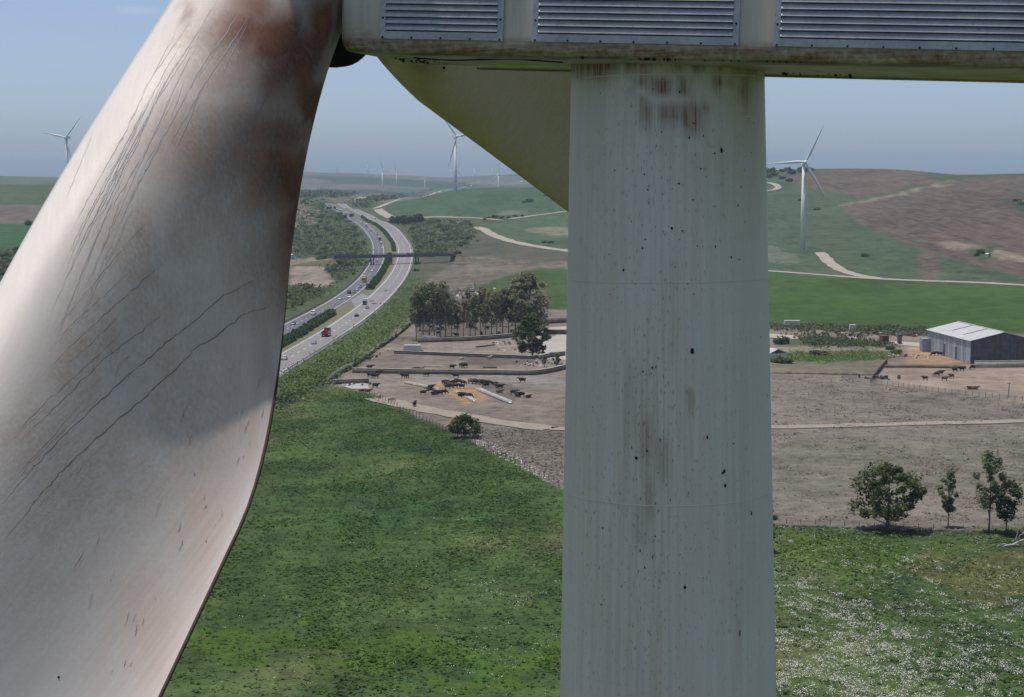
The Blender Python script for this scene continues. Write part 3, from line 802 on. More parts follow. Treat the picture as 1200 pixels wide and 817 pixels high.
def make_blade(phi, stains, bmat=M_blade):
    P = blade_geom(phi, S_BLADE, NVB)
    n = len(S_BLADE)
    Vb = (P - T0).reshape(-1, 3)
    q = grid_quads(n, NVB)
    # end caps
    Vb = np.concatenate([Vb, [P[0].mean(0) - T0, P[-1].mean(0) - T0]])
    tr = [(n * NVB, (j + 1) % NVB, j) for j in range(NVB)] + [(n * NVB + 1, (n - 1) * NVB + j, (n - 1) * NVB + (j + 1) % NVB) for j in range(NVB)]
    me = mesh_np('blade', Vb, q, tr, mats=[bmat], smooth=True)
    ss = np.repeat(S_BLADE, NVB); vv = np.tile(np.arange(NVB) / NVB, n)      # v: 0 LE -> .5 TE -> 1 LE
    st = np.zeros((len(Vb), 3))
    st[:-2] = stains(ss, vv)
    attr_color(me, 'stain', np.clip(st, 0, 1))
    # metric uv: span and girth
    g = np.linalg.norm(np.diff(np.concatenate([P, P[:, :1]], 1), axis=1), axis=-1)
    girth = np.concatenate([np.zeros((n, 1)), np.cumsum(g, 1)[:, :-1]], 1)
    uvv = np.stack([np.repeat(S_BLADE * KS, NVB), girth.ravel()], -1)
    uvv = np.concatenate([uvv, [[0, 0], [0, 0]]])
    uvl = me.uv_layers.new(name='span')
    li = np.zeros(len(me.loops), np.int32); me.loops.foreach_get('vertex_index', li)
    uvl.data.foreach_set('uv', uvv[li].astype(np.float32).ravel())
    return link('blade', me, turbine), P

def stains_plain(s, v):
    d = .55 * fbm(s * .8, v * 14, 4, 4) + .25 * sstep(5, 1.5, s)
    return np.stack([.65 * sstep(4.5, 1.6, s) * fbm(s * .7, v * 9, 8, 3), d, .15 * np.ones_like(s)], -1)
# stain patches on the blade skin: (span, girth, 2x2 shape, strength)
RUST_P = [(2.596, 0.802, -1.615, -15.158, 3.654, -6.857, 0.75), (2.499, 0.75, -0.969, -13.642, 2.769, -10.394, 0.85), (3.509, 0.708, -1.754, -16.457, 5.979, -22.442, 0.6), (2.368, 0.806, -1.535, -14.4, 3.41, -6.4, 0.7), (2.466, 0.688, -0.682, -9.6, 2.387, -9.6, 0.85), (3.118, 0.663, -0.737, -6.912, 3.683, -14.811, 0.7), (3.476, 0.545, 0.0, -12.343, 2.046, -5.76, 0.85), (2.727, 0.774, -1.754, -16.457, 4.385, -16.457, 0.6), (2.434, 0.785, -1.315, -18.514, 3.683, -17.28, 0.5), (2.662, 0.726, -1.315, -12.343, 5.979, -22.442, 0.6), (2.825, 0.781, -2.105, -29.623, 5.262, -12.343, 0.35), (2.108, 0.67, -2.184, -13.66, 2.242, -9.016, 0.9), (2.89, 0.667, -1.473, -9.216, 3.929, -13.824, 0.55), (3.346, 0.67, -1.169, -10.971, 6.577, -24.686, 0.75), (3.281, 0.58, -0.974, -4.571, 2.899, -8.0, 0.9), (3.769, 0.531, 0.0, -15.429, 2.455, -4.937, 0.7), (2.596, 0.615, -2.86, -5.366, 2.135, -7.513, 0.9), (3.574, 0.729, -2.455, -23.04, 7.673, -36.0, 0.35), (2.564, 0.92, -7.673, -72.0, 8.952, 12.0, 0.45), (4.877, 0.559, -4.604, -28.8, 2.455, -3.84, 0.25)]
DIRT_P = [(2.89, 0.826, -1.052, -14.811, 2.338, -5.486, 0.5), (3.769, 0.806, -1.754, -16.457, 2.455, -11.52, 0.65), (4.877, 0.816, -1.918, -18.0, 2.455, -11.52, 0.75), (5.822, 0.819, -1.052, -29.623, 2.009, -6.284, 0.65), (6.604, 0.819, -1.023, -19.2, 2.762, -17.28, 0.6), (4.128, 0.733, -0.67, -12.567, 2.105, -9.874, 0.6), (5.268, 0.76, -1.228, -11.52, 1.842, -5.76, 0.5), (6.637, 0.757, -0.575, -10.8, 1.726, -10.8, 0.55), (3.607, 0.701, -0.837, -7.855, 1.535, -8.64, 0.65), (5.627, 0.684, -0.491, -13.824, 1.473, -4.608, 0.5), (7.451, 0.743, -0.708, -13.292, 1.842, -11.52, 0.3), (4.16, 0.576, -0.722, -6.776, 2.528, -5.082, 0.6), (7.223, 0.656, -0.46, -12.96, 1.842, -5.76, 0.22)]
PINK_P = [(5.627, 0.771, -0.384, -7.2, 1.151, -7.2, 0.35), (7.028, 0.75, -0.307, -8.64, 0.921, -2.88, 0.3), (4.258, 0.76, -0.767, -7.2, 1.023, -4.8, 0.35), (5.268, 0.604, -1.644, -15.429, 1.726, -5.4, 0.75), (6.441, 0.601, -2.105, -19.749, 1.842, -4.32, 0.85), (7.386, 0.604, -1.842, -17.28, 2.105, -4.937, 0.85), (5.887, 0.628, -1.288, -36.252, 1.889, -4.431, 0.5), (7.712, 0.618, -1.535, -14.4, 3.069, -14.4, 0.5), (4.649, 0.556, -0.568, -16.0, 2.319, -3.84, 0.5)]
def patches(s, v, L):
    o = np.zeros_like(s)
    for (s0, v0, a, b, c, d, k) in L:
        ds = s - s0; dv_ = v - v0
        o = np.maximum(o, k * np.exp(-.5 * ((a * ds + b * dv_) ** 2 + (c * ds + d * dv_) ** 2)))
    return o
def stains_main(s, v):
    wob = (fbm(s * 1.7, v * 22, 31, 4) - .5)
    vis = (v > .5)
    r = patches(s + wob * .35, v + wob * .05, RUST_P) * vis
    d = patches(s + wob * .5, v + wob * .07, DIRT_P) * vis
    p = patches(s + wob * .2, v + wob * .02, PINK_P) * vis
    r = np.where(vis, r, .3 * fbm(s, v * 12, 5, 3)); d = np.where(vis, d + .06, .4 * fbm(s, v * 12, 6, 3))
    return np.stack([r * 1.3, d * 1.1, p], -1)
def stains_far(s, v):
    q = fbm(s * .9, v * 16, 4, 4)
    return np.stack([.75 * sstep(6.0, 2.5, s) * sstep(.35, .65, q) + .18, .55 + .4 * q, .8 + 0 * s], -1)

PHI1 = 3.99637931
blade_main, P_main = make_blade(PHI1, stains_main)
tag(blade_main, 'white blade stained with rust brown patches and cracked paint')
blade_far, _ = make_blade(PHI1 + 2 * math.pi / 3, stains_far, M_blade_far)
tag(blade_far, 'shaded ochre blade behind the nacelle')
make_blade(PHI1 + 4 * math.pi / 3, stains_plain)

def on_blade(P, s, v):
    """point and outward normal on the blade skin at span s, girth v"""
    fi = np.interp(s, S_BLADE, np.arange(len(S_BLADE))); fj = (v % 1) * NVB
    i0 = min(int(fi), len(S_BLADE) - 2); j0 = int(fj) % NVB; ti, tj = fi - i0, fj - int(fj)
    j1 = (j0 + 1) % NVB
    p00, p01, p10, p11 = P[i0, j0], P[i0, j1], P[i0 + 1, j0], P[i0 + 1, j1]
    p = (p00 * (1 - tj) + p01 * tj) * (1 - ti) + (p10 * (1 - tj) + p11 * tj) * ti
    nrm = np.cross(p10 - p00, p01 - p00); nrm /= np.linalg.norm(nrm)
    c = P[i0].mean(0)
    if nrm @ (p - c) < 0: nrm = -nrm
    return p, nrm
def ribbon(mb, P, sv, width, lift=.003, seed=0):
    """thin crack or streak following (s, v) points on the skin"""
    rnd = random.Random(seed)
    n = max(6, int(sum(math.hypot((b[0] - a[0]) * KS, (b[1] - a[1]) * 5) for a, b in zip(sv, sv[1:])) / .05))
    t = np.linspace(0, len(sv) - 1, n)
    S_ = np.interp(t, range(len(sv)), [q[0] for q in sv]); V_ = np.interp(t, range(len(sv)), [q[1] for q in sv])
    pts = []
    for i in range(n):
        p, nr = on_blade(P, S_[i] + rnd.gauss(0, .004), V_[i] + rnd.gauss(0, .0006))
        pts.append((p + nr * lift, nr))
    vs = []
    for i in range(n):
        a = pts[max(i - 1, 0)][0]; b = pts[min(i + 1, n - 1)][0]
        tg = b - a; sd_ = np.cross(tg, pts[i][1]); L = np.linalg.norm(sd_)
        sd_ = sd_ / L if L > 0 else sd_
        wv = width * (.35 + rnd.random() * .9) * min(1, 4 * min(i, n - 1 - i) / n + .15)
        vs += [pts[i][0] - sd_ * wv / 2 - T0, pts[i][0] + sd_ * wv / 2 - T0]
    mb.add(vs, [(2 * i, 2 * i + 1, 2 * i + 3, 2 * i + 2) for i in range(n - 1)])
CRACKS = [[(4.063, 0.524), (4.649, 0.649), (5.17, 0.701), (5.627, 0.729), (6.05, 0.753), (6.637, 0.781), (6.93, 0.792), (7.386, 0.806)], [(4.095, 0.611), (4.649, 0.688), (5.268, 0.736), (5.789, 0.767), (6.311, 0.792), (6.799, 0.812), (7.19, 0.826)], [(5.105, 0.753), (5.431, 0.774), (5.822, 0.799), (6.311, 0.819), (6.702, 0.84)], [(5.464, 0.788), (5.822, 0.806), (6.213, 0.826), (6.506, 0.84), (6.799, 0.851)], [(4.682, 0.771), (5.105, 0.795), (5.464, 0.816), (5.887, 0.837), (6.213, 0.851)], [(4.942, 0.806), (5.301, 0.823), (5.659, 0.844), (5.952, 0.854)], [(4.812, 0.823), (5.138, 0.837), (5.529, 0.851), (5.822, 0.861)], [(5.366, 0.799), (5.659, 0.812), (5.985, 0.83)], [(2.922, 0.726), (3.085, 0.729), (3.281, 0.733)], [(4.551, 0.812), (4.91, 0.83)], [(5.985, 0.781), (6.376, 0.799), (6.767, 0.816), (7.06, 0.826)], [(6.115, 0.795), (6.539, 0.809), (6.962, 0.826)]]
CRACK_W = [0.015, 0.011, 0.008, 0.006, 0.006, 0.005, 0.006, 0.005, 0.014, 0.005, 0.005, 0.005]
WRINKLES = [[(2.531, 0.809), (2.694, 0.809), (2.857, 0.809), (2.987, 0.809), (3.118, 0.809)], [(4.193, 0.878), (4.551, 0.878), (4.91, 0.878), (5.268, 0.878), (5.724, 0.875)], [(3.802, 0.892), (3.997, 0.889), (4.16, 0.889), (4.356, 0.889), (4.519, 0.889)], [(3.313, 0.892), (3.737, 0.882), (4.095, 0.878), (4.486, 0.875), (4.845, 0.872)], [(3.476, 0.844), (3.704, 0.844), (3.932, 0.847), (4.16, 0.851), (4.356, 0.851)], [(2.434, 0.878), (2.759, 0.878), (3.053, 0.882), (3.313, 0.885), (3.639, 0.882)], [(3.639, 0.906), (3.997, 0.903), (4.323, 0.903), (4.649, 0.903), (4.975, 0.903)], [(2.466, 0.83), (2.727, 0.833), (2.955, 0.84), (3.183, 0.844), (3.411, 0.847)], [(3.9, 0.976), (4.128, 0.962), (4.323, 0.955), (4.519, 0.948), (4.714, 0.941)], [(4.323, 0.872), (4.682, 0.868), (5.04, 0.865), (5.431, 0.861), (5.855, 0.854)], [(3.248, 0.868), (3.737, 0.861), (4.193, 0.858), (4.649, 0.854), (5.105, 0.851)], [(2.727, 0.92), (3.118, 0.917), (3.541, 0.91), (3.965, 0.903), (4.356, 0.899)], [(3.574, 0.896), (4.03, 0.892), (4.519, 0.889), (4.942, 0.889), (5.431, 0.882)], [(4.421, 0.861), (4.649, 0.858), (4.877, 0.854), (5.105, 0.851), (5.398, 0.851)], [(3.769, 0.847), (4.226, 0.847), (4.649, 0.847), (5.073, 0.844), (5.627, 0.84)], [(3.574, 0.885), (3.769, 0.882), (3.997, 0.882), (4.193, 0.882), (4.388, 0.882)], [(4.584, 0.868), (4.779, 0.868), (5.008, 0.865), (5.203, 0.861), (5.464, 0.858)], [(3.15, 0.885), (3.607, 0.882), (4.095, 0.875), (4.551, 0.875), (5.008, 0.872)], [(3.965, 0.892), (4.323, 0.892), (4.649, 0.892), (4.975, 0.892), (5.333, 0.889)], [(2.922, 0.868), (3.216, 0.868), (3.509, 0.865), (3.802, 0.861), (4.095, 0.858)], [(4.388, 0.872), (4.714, 0.868), (5.073, 0.865), (5.431, 0.861), (5.855, 0.854)], [(2.89, 0.875), (3.248, 0.878), (3.639, 0.882), (4.063, 0.878), (4.454, 0.882)], [(2.955, 0.882), (3.378, 0.885), (3.835, 0.882), (4.291, 0.882), (4.714, 0.882)], [(3.672, 0.882), (4.095, 0.882), (4.551, 0.882), (4.975, 0.882), (5.431, 0.878)], [(3.411, 0.858), (3.802, 0.858), (4.193, 0.861), (4.584, 0.865), (4.942, 0.865)], [(3.248, 0.826), (3.444, 0.826), (3.607, 0.823), (3.802, 0.823), (3.965, 0.823)], [(2.466, 0.812), (2.89, 0.819), (3.248, 0.826), (3.607, 0.83), (4.03, 0.833)], [(3.02, 0.84), (3.411, 0.844), (3.867, 0.844), (4.258, 0.847), (4.682, 0.851)], [(3.313, 0.858), (3.444, 0.854), (3.574, 0.851), (3.704, 0.847), (3.835, 0.844)], [(2.792, 0.833), (2.922, 0.837), (3.053, 0.837), (3.183, 0.84), (3.313, 0.844)], [(2.629, 0.903), (2.89, 0.906), (3.15, 0.91), (3.378, 0.913), (3.639, 0.913)], [(3.476, 0.896), (3.867, 0.889), (4.291, 0.885), (4.682, 0.882), (5.073, 0.878)], [(4.454, 0.84), (4.779, 0.84), (5.105, 0.84), (5.464, 0.84), (5.855, 0.837)], [(2.922, 0.896), (3.281, 0.896), (3.672, 0.892), (4.03, 0.892), (4.421, 0.889)]]
SCRATCHES = [[(6.637, 0.538), (6.767, 0.528)], [(7.158, 0.726), (7.288, 0.726)], [(6.506, 0.76), (6.539, 0.76)], [(7.125, 0.625), (7.158, 0.622)], [(6.376, 0.674), (6.571, 0.67)], [(6.506, 0.59), (6.539, 0.587)], [(5.692, 0.726), (5.724, 0.726)], [(6.246, 0.615), (6.278, 0.615)], [(6.702, 0.58), (6.734, 0.58)], [(6.213, 0.722), (6.246, 0.719)], [(4.91, 0.611), (4.942, 0.611)], [(5.724, 0.59), (5.789, 0.59)], [(5.789, 0.67), (5.92, 0.67)], [(5.333, 0.809), (5.398, 0.809)], [(7.321, 0.649), (7.451, 0.646)], [(5.398, 0.59), (5.529, 0.594)], [(5.757, 0.59), (5.822, 0.59)], [(6.18, 0.625), (6.213, 0.622)], [(6.604, 0.625), (6.702, 0.622)], [(6.767, 0.503), (6.962, 0.503)], [(6.637, 0.552), (6.799, 0.545)], [(6.05, 0.649), (6.083, 0.649)], [(5.594, 0.688), (5.789, 0.688)], [(5.398, 0.663), (5.431, 0.663)], [(6.571, 0.767), (6.669, 0.767)], [(6.702, 0.583), (6.767, 0.58)], [(5.333, 0.608), (5.496, 0.608)], [(6.213, 0.587), (6.278, 0.583)], [(5.594, 0.785), (5.659, 0.785)], [(7.321, 0.639), (7.419, 0.639)], [(7.777, 0.635), (7.842, 0.635)], [(7.386, 0.632), (7.484, 0.628)], [(7.679, 0.615), (7.712, 0.615)], [(7.093, 0.688), (7.223, 0.684)], [(5.398, 0.618), (5.431, 0.618)], [(6.93, 0.719), (7.093, 0.715)], [(5.627, 0.792), (5.757, 0.788)], [(6.604, 0.503), (6.734, 0.503)], [(5.008, 0.587), (5.17, 0.59)], [(5.561, 0.576), (5.594, 0.576)], [(7.158, 0.559), (7.223, 0.559)], [(7.679, 0.625), (7.744, 0.622)], [(5.236, 0.559), (5.333, 0.562)], [(5.203, 0.632), (5.268, 0.632)], [(6.474, 0.639), (6.571, 0.635)], [(7.321, 0.698), (7.484, 0.694)], [(6.278, 0.583), (6.311, 0.583)], [(5.692, 0.58), (5.724, 0.583)], [(7.093, 0.726), (7.223, 0.726)], [(7.321, 0.628), (7.386, 0.625)], [(5.692, 0.764), (5.855, 0.764)], [(7.19, 0.75), (7.223, 0.75)], [(6.213, 0.701), (6.246, 0.701)], [(6.343, 0.587), (6.376, 0.587)], [(6.832, 0.503), (6.865, 0.503)], [(5.594, 0.771), (5.659, 0.774)], [(5.692, 0.778), (5.855, 0.774)], [(4.942, 0.566), (4.975, 0.566)], [(4.714, 0.615), (4.747, 0.618)], [(7.549, 0.559), (7.679, 0.552)]]
for i, sv_ in enumerate(CRACKS):
    mb = MB(); ribbon(mb, P_main, sv_, CRACK_W[i] * .75, seed=i); mb.build('crack', M_crack, blade_main)
mb = MB()
for i, sv_ in enumerate(WRINKLES): ribbon(mb, P_main, sv_, .005, seed=100 + i)
tag(mb.build('paint_wrinkles', M_wr, blade_main), kind='stuff')
mb = MB()
for i, sv_ in enumerate(SCRATCHES): ribbon(mb, P_main, sv_, .003 + .006 * ((i * 37) % 10) / 10, seed=300 + i)
tag(mb.build('scratches', M_scr, blade_main), kind='stuff')
te_pts = [on_blade(P_main, s_, .5)[0] - T0 for s_ in np.linspace(2.6, 16, 70)]
mb = MB(); mb.tube(te_pts, [.004 + .014 * min(1, i / 12) for i in range(70)], 6); mb.build('trailing_edge', M_edge, blade_main, smooth=True)
HOLE = (8.038, 0.691)
p_, n_ = on_blade(P_main, *HOLE)
mb = MB(); mb.ball(p_ - T0 - n_ * .008, .014, seg=10, rings=6); mb.build('drain_hole', M_grime, blade_main)


# ---- tower
def tower_material():
    k = NT('weathered_tower_paint')
    uv = k.n('UVMap', uv_map='wrap').outputs[0]
    def mp(sc):
        m = k.n('Mapping'); k.t.links.new(uv, m.inputs[0]); m.inputs['Scale'].default_value = sc
        return m.outputs[0]
    st = k.attr('stain'); sc = k.n('SeparateColor'); k.t.links.new(st.outputs['Color'], sc.inputs[0])
    rust, dirt, yel = sc.outputs[0], sc.outputs[1], sc.outputs[2]
    drip = k.noise(mp((17, .5, 1)), 1.0, 5, .65, .25)        # vertical run-off
    drip2 = k.noise(mp((60, 1.2, 1)), 1.0, 3, .6)
    sp_ = k.noise(mp((42, 13, 1)), 1.0, 3, .6)          # short specks
    big = k.noise(mp((1.1, .45, 1)), 1.0, 4, .6)
    c = k.mix(k.ramp(big, [(.35, 0.), (.65, 1.)]), (.67, .62, .56), (.73, .68, .615))
    c = k.mix(k.math('MULTIPLY', yel, .6), c, (.52, .455, .35))
    c = k.mix(k.math('MULTIPLY', k.ramp(drip2, [(.45, 0.), (.75, 1.)]), .05), c, (.30, .30, .29))
    d1 = k.math('MULTIPLY', dirt, k.ramp(drip, [(.38, 0.), (.62, 1.)]))
    c = k.mix(k.math('MULTIPLY', d1, .36), c, (.33, .22, .15))
    d2 = k.math('MULTIPLY', k.math('ADD', dirt, .10), k.ramp(sp_, [(.60, 0.), (.72, 1.)]))
    c = k.mix(d2, c, (.17, .125, .10))
    r1 = k.math('MULTIPLY', rust, k.ramp(k.math('ADD', k.math('MULTIPLY', drip, .5), k.math('MULTIPLY', drip2, .5)), [(.36, .1), (.58, 1.)]))
    c = k.mix(r1, c, (.19, .075, .033))
    k.base(c, .45, 0, .35)
    return k.mat
M_tower = tower_material()
M_seam = simple('weld_seam_paint', (.68, .64, .58), .5, var=.1)
TR0, TSL = 0.972, 0.0228
def tower_r(z): return TR0 + TSL * (CAM_H + 1.25 - z)
zt = np.concatenate([np.linspace(0, 50, 12), np.linspace(50.8, CAM_H + 1.2, 150), [TOWER_TOP + .12]])
NT_ = 180
th = np.linspace(0, 2 * math.pi, NT_, endpoint=False)
rr = np.array([tower_r(z) for z in zt])
Vt = np.stack([rr[:, None] * np.sin(th)[None, :], -rr[:, None] * np.cos(th)[None, :], np.repeat(zt[:, None], NT_, 1)], -1)   # theta 0 faces the camera, + to the right
me = mesh_np('tower', Vt.reshape(-1, 3), grid_quads(len(zt), NT_)[:, ::-1], mats=[M_tower], smooth=True)
zz = np.repeat(zt, NT_) - CAM_H; tt = np.tile((th + math.pi) % (2 * math.pi) - math.pi, len(zt))
def row2z(r): return -(r - HROW) / FPX * 18.2
def px2th(px, z): return math.asin(max(-.98, min(.98, (px - 782) / FPX * 19.0 / tower_r(z + CAM_H))))
rust = np.zeros_like(zz); dirt = np.zeros_like(zz); yel = np.zeros_like(zz)
for (px, r0_, r1_, wpx, a) in [(745, 96, 112, 12, .7), (765, 92, 112, 14, .9), (790, 96, 112, 10, .8), (800, 118, 150, 14, 1.), (785, 122, 140, 14, .8), (770, 126, 138, 14, .6), (830, 90, 105, 9, .7),
                             (862, 92, 112, 12, .9), (845, 92, 100, 12, .6), (815, 112, 128, 9, .8), (735, 94, 104, 8, .5), (700, 78, 88, 22, .7), (865, 110, 128, 8, .6), (750, 120, 145, 12, .5), (797, 452, 478, 5, .45), (748, 490, 540, 7, .3), (766, 515, 560, 8, .35), (752, 560, 610, 8, .28), (742, 590, 640, 7, .22), (775, 300, 420, 9, .16), (735, 420, 520, 9, .16)]:
    za, zb = row2z(r0_), row2z(r1_)
    t0_ = px2th(px, za); wt = wpx / 125
    rust = np.maximum(rust, a * np.exp(-.5 * ((tt - t0_) / (wt * .6)) ** 2) * sstep(za + .03, za - .03, zz) * sstep(zb - .16, zb + .10, zz))
for (px, rc, wpx, hr, a) in [(755, 540, 36, 150, .95), (700, 640, 40, 200, .5), (745, 720, 45, 200, .55), (760, 250, 50, 200, .5), (850, 640, 30, 250, .35), (740, 140, 45, 60, .5), (820, 200, 50, 80, .3), (690, 330, 25, 200, .35)]:
    zc = row2z(rc); dirt = np.maximum(dirt, a * np.exp(-.5 * ((tt - px2th(px, zc)) / (wpx / 112)) ** 2 - .5 * ((zz - zc) / (hr / FPX * 18.5)) ** 2))
PXT = 782 + np.sin(tt) * (TR0 + TSL * (1.25 - zz)) / 19.0 * FPX; RWT = HROW - zz / 18.2 * FPX
arc = np.exp(-((RWT - (122 - ((PXT - 793) / 62) ** 2 * 24)) / 5.5) ** 2) * sstep(715, 735, PXT) * sstep(872, 855, PXT)
rust = rust * (1 - .9 * arc); dirt = dirt * (1 - arc)
rust = np.maximum(rust, .95 * sstep(.98, 1.14, zz) * sstep(.35, .65, fbm(tt * 9, zz * 3, 3, 3) + .25 * sstep(-.4, -1.0, tt)))
yel = .75 * sstep(.45, .95, tt) * sstep(-.6, .9, zz) + .5 * sstep(.75, 1.0, zz) * sstep(.9, 1.3, zz)
attr_color(me, 'stain', np.clip(np.stack([rust * 1.6, dirt * 1.35 + .02, yel], -1), 0, 1))
uvl = me.uv_layers.new(name='wrap')
li = np.zeros(len(me.loops), np.int32); me.loops.foreach_get('vertex_index', li)
uvl.data.foreach_set('uv', np.stack([tt * 1.05, zz], -1)[li].astype(np.float32).ravel())
tower = link('tower', me, turbine)
tower.rotation_euler.y = -.008
tower.location.x = .008 * (CAM_H + 1.2)
def ring(name, z, proud, h, mat):
    mb = MB(); n = 120; r = tower_r(z) + proud; rin = tower_r(z) - .02
    for dz, rad in ((-h, rin), (-h * .6, r), (h * .6, r), (h, rin)):
        for j in range(n):
            a = 2 * math.pi * j / n
            mb.v.append((rad * math.sin(a), -rad * math.cos(a), z + dz))
    for i in range(3):
        for j in range(n):
            mb.f.append((i * n + j, i * n + (j + 1) % n, (i + 1) * n + (j + 1) % n, (i + 1) * n + j)); mb.m.append(0)
    return mb.build(name, mat, tower, smooth=True)
for rowc in (88, 331, 594):
    ring('weld_seam', CAM_H + row2z(rowc), .004, .006, M_seam)
ring('weld_seam', CAM_H - 14.0, .004, .006, M_seam)
ring('base_flange', .25, .18, .22, M_steel)
# insect and oil specks on the paint
SPECKS = [(834, 176, 3.2, 5.5), (800, 411, 3.6, 6.5), (797, 162, 1.8, 2), (785, 215, 2, 2), (810, 198, 1.6, 1.6), (715, 199, 1.6, 1.8), (747, 204, 1.2, 2.5), (751, 222, 1.8, 1.5), (777, 267, 2.4, 3), (789, 270, 1.6, 1.6), (748, 280, 1.6, 1.8),
          (745, 290, 1.8, 2), (724, 316, 1.8, 3), (846, 302, 2, 2.2), (856, 305, 1.6, 1.2), (827, 289, 1.6, 2.2), (806, 288, 1.3, 1.5), (737, 332, 1.3, 1.4), (795, 332, 1.3, 1.4), (745, 435, 1.8, 2), (755, 430, 1.8, 2.2), (754, 437, 1.4, 1.8),
          (817, 513, 2.2, 4.2), (837, 555, 2.6, 3.2), (737, 538, 3, 4), (749, 529, 2, 3.2), (835, 557, 2.4, 3), (838, 572, 2.6, 3.6), (871, 610, 2.2, 3.6), (791, 691, 2.4, 4), (856, 752, 1.6, 7), (698, 718, 2, 2), (700, 625, 1.4, 2.6), (690, 481, 1.4, 1.4),
          (884, 400, 1.2, 2.6), (894, 473, 1.2, 3), (848, 523, 1.4, 2), (758, 630, 1.2, 1.6), (741, 648, 1.2, 3), (802, 145, 1.5, 1.5), (813, 160, 1.5, 1.5), (868, 139, 1.5, 1.4), (874, 144, 1.4, 1), (700, 108, 1, 1.8), (786, 109, 2, 2), (757, 105, 1.2, 1.4),
          (854, 241, 1.6, 1.6), (858, 220, 1.2, 1.2), (826, 242, 1.4, 1.4), (801, 234, 1.4, 1.6), (778, 221, 1.2, 1.2), (767, 227, 1.2, 1.2), (871, 179, 1.2, 1.2), (863, 184, 1, 1), (826, 180, 2, 1.8), (766, 155, 1.2, 1.4), (782, 172, 1, 1.2), (746, 668, 1.2, 2)]
rnd = random.Random(5)
for i in range(90):
    SPECKS.append((rnd.uniform(690, 895), rnd.uniform(110, 800), rnd.uniform(.5, 1.0), rnd.uniform(.6, 1.5)))
mb = MB()
for (px, row, wx, hy) in SPECKS:
    z = CAM_H + row2z(row); t = px2th(px, z - CAM_H); n = 9
    pts = []
    r_ = tower_r(z) + .004
    for layer in (0,):
        for j in range(n):
            a = 2 * math.pi * j / n; q = .7 + .5 * rnd.random()
            tj = t + math.cos(a) * q * wx / FPX * 19 / r_ * .62; zj = z + math.sin(a) * q * hy / FPX * 19 * .62
            rj = tower_r(zj) + .004
            pts.append((rj * math.sin(tj), -rj * math.cos(tj), zj))
    mb.add(pts, [tuple(range(n))])
tag(mb.build('grime_specks', M_grime, tower), kind='stuff')

# ---- nacelle
def naw(t, lat, h):
    """nacelle frame: t along axis towards the tail, lat towards the camera side, h up from the shaft axis"""
    return HUB + nax * t - uax * lat + wax * h - T0
def paint_mat(name, c1, c2, rustamt):
    k = NT(name)
    co = k.coord()
    st = k.attr('stain'); sc = k.n('SeparateColor'); k.t.links.new(st.outputs['Color'], sc.inputs[0])
    n1 = k.noise(co, 1.6, 5, .6); n2 = k.noise(co, 14, 4, .65)
    nh = k.noise(k.coord(scale=(.5, .5, 9)), 3, 4, .6)
    nv = k.noise(k.coord(scale=(9, 9, .5)), 2, 4, .6)
    c = k.mix(k.ramp(n1, [(.35, 0.), (.65, 1.)]), c1, c2)
    c = k.mix(k.math('MULTIPLY', k.ramp(nv, [(.45, 0.), (.7, 1.)]), .25), c, (.26, .25, .20))
    f = k.math('MULTIPLY', sc.outputs[0], k.ramp(k.math('ADD', k.math('MULTIPLY', n2, .5), k.math('MULTIPLY', nh, .5)), [(.33, .15), (.62, 1.)]))
    c = k.mix(f, c, k.mix(n1, (.13, .055, .02), (.27, .14, .05)))
    f2 = k.math('MULTIPLY', sc.outputs[1], k.ramp(nh, [(.35, .2), (.6, 1.)]))
    c = k.mix(f2, c, (.05, .04, .028))
    k.base(c, .45, 0, .4)
    return k.mat
M_nac = paint_mat('stained_nacelle_paint', (.56, .50, .41), (.62, .565, .475), 1)
HALF, HB, HT, NL = 1.45, -1.90, 1.55, 9.5
nacelle = empty('nacelle', (0, 0, 0), parent=turbine)
def rounded_section(halfw, hb, ht, rb, rt, nseg=7):
    pts = []
    for (cx_, cy_, r_, a0) in ((halfw - rb, hb + rb, rb, -90), (halfw - rt, ht - rt, rt, 0), (-halfw + rt, ht - rt, rt, 90), (-halfw + .85, hb + .85, .85, 180)):
        for i in range(nseg):
            a = R(a0 + 90 * i / (nseg - 1))
            pts.append((cx_ + r_ * math.cos(a), cy_ + r_ * math.sin(a)))
    # densify
    out = []
    for i in range(len(pts)):
        a, b = pts[i], pts[(i + 1) % len(pts)]
        L = math.hypot(b[0] - a[0], b[1] - a[1]); k = max(1, int(L / .09))
        for j in range(k): out.append((a[0] + (b[0] - a[0]) * j / k, a[1] + (b[1] - a[1]) * j / k))
    return out
sec = rounded_section(HALF, HB, HT, .10, .35)
ts = [0.74, 0.745, 0.76, 0.785, 0.82, 0.87] + list(np.linspace(0.93, NL, 112))
ins = [.30, .16, .09, .045, .015, .004] + [0] * 112
Vn = []; stn = []
for t, i_ in zip(ts, ins):
    for (l, h) in sec:
        f = 1 - i_ / 1.6
        Vn.append(naw(t, l * f, (h + .17) * f - .17))
        d_ = h - HB
        s1 = 1.1 * sstep(.20, .03, d_) + .8 * sstep(.32, .06, abs(t - .86 - .12 * sstep(.5, .1, d_))) * sstep(.9, .2, d_ + .4)
        s1 = s1 * (.95 + 1.0 * vnoise(np.array([t * 1.3]), np.array([3.3]), 3)[0])
        if l > HALF - .3 and d_ < .02: s1 = max(s1, .6)
        s2 = .9 * sstep(.02, .0, d_) * vnoise(np.array([t * 2.1]), np.array([l * 5]), 8)[0]
        if 2.72 < t < 4.2 and .05 < d_ < .16 and l > 0: s1 = 1.0
        stn.append((s1, s2, 0))
m_ = len(sec)
qn = grid_quads(len(ts), m_)
Vn = np.array(Vn); nn0 = len(Vn)
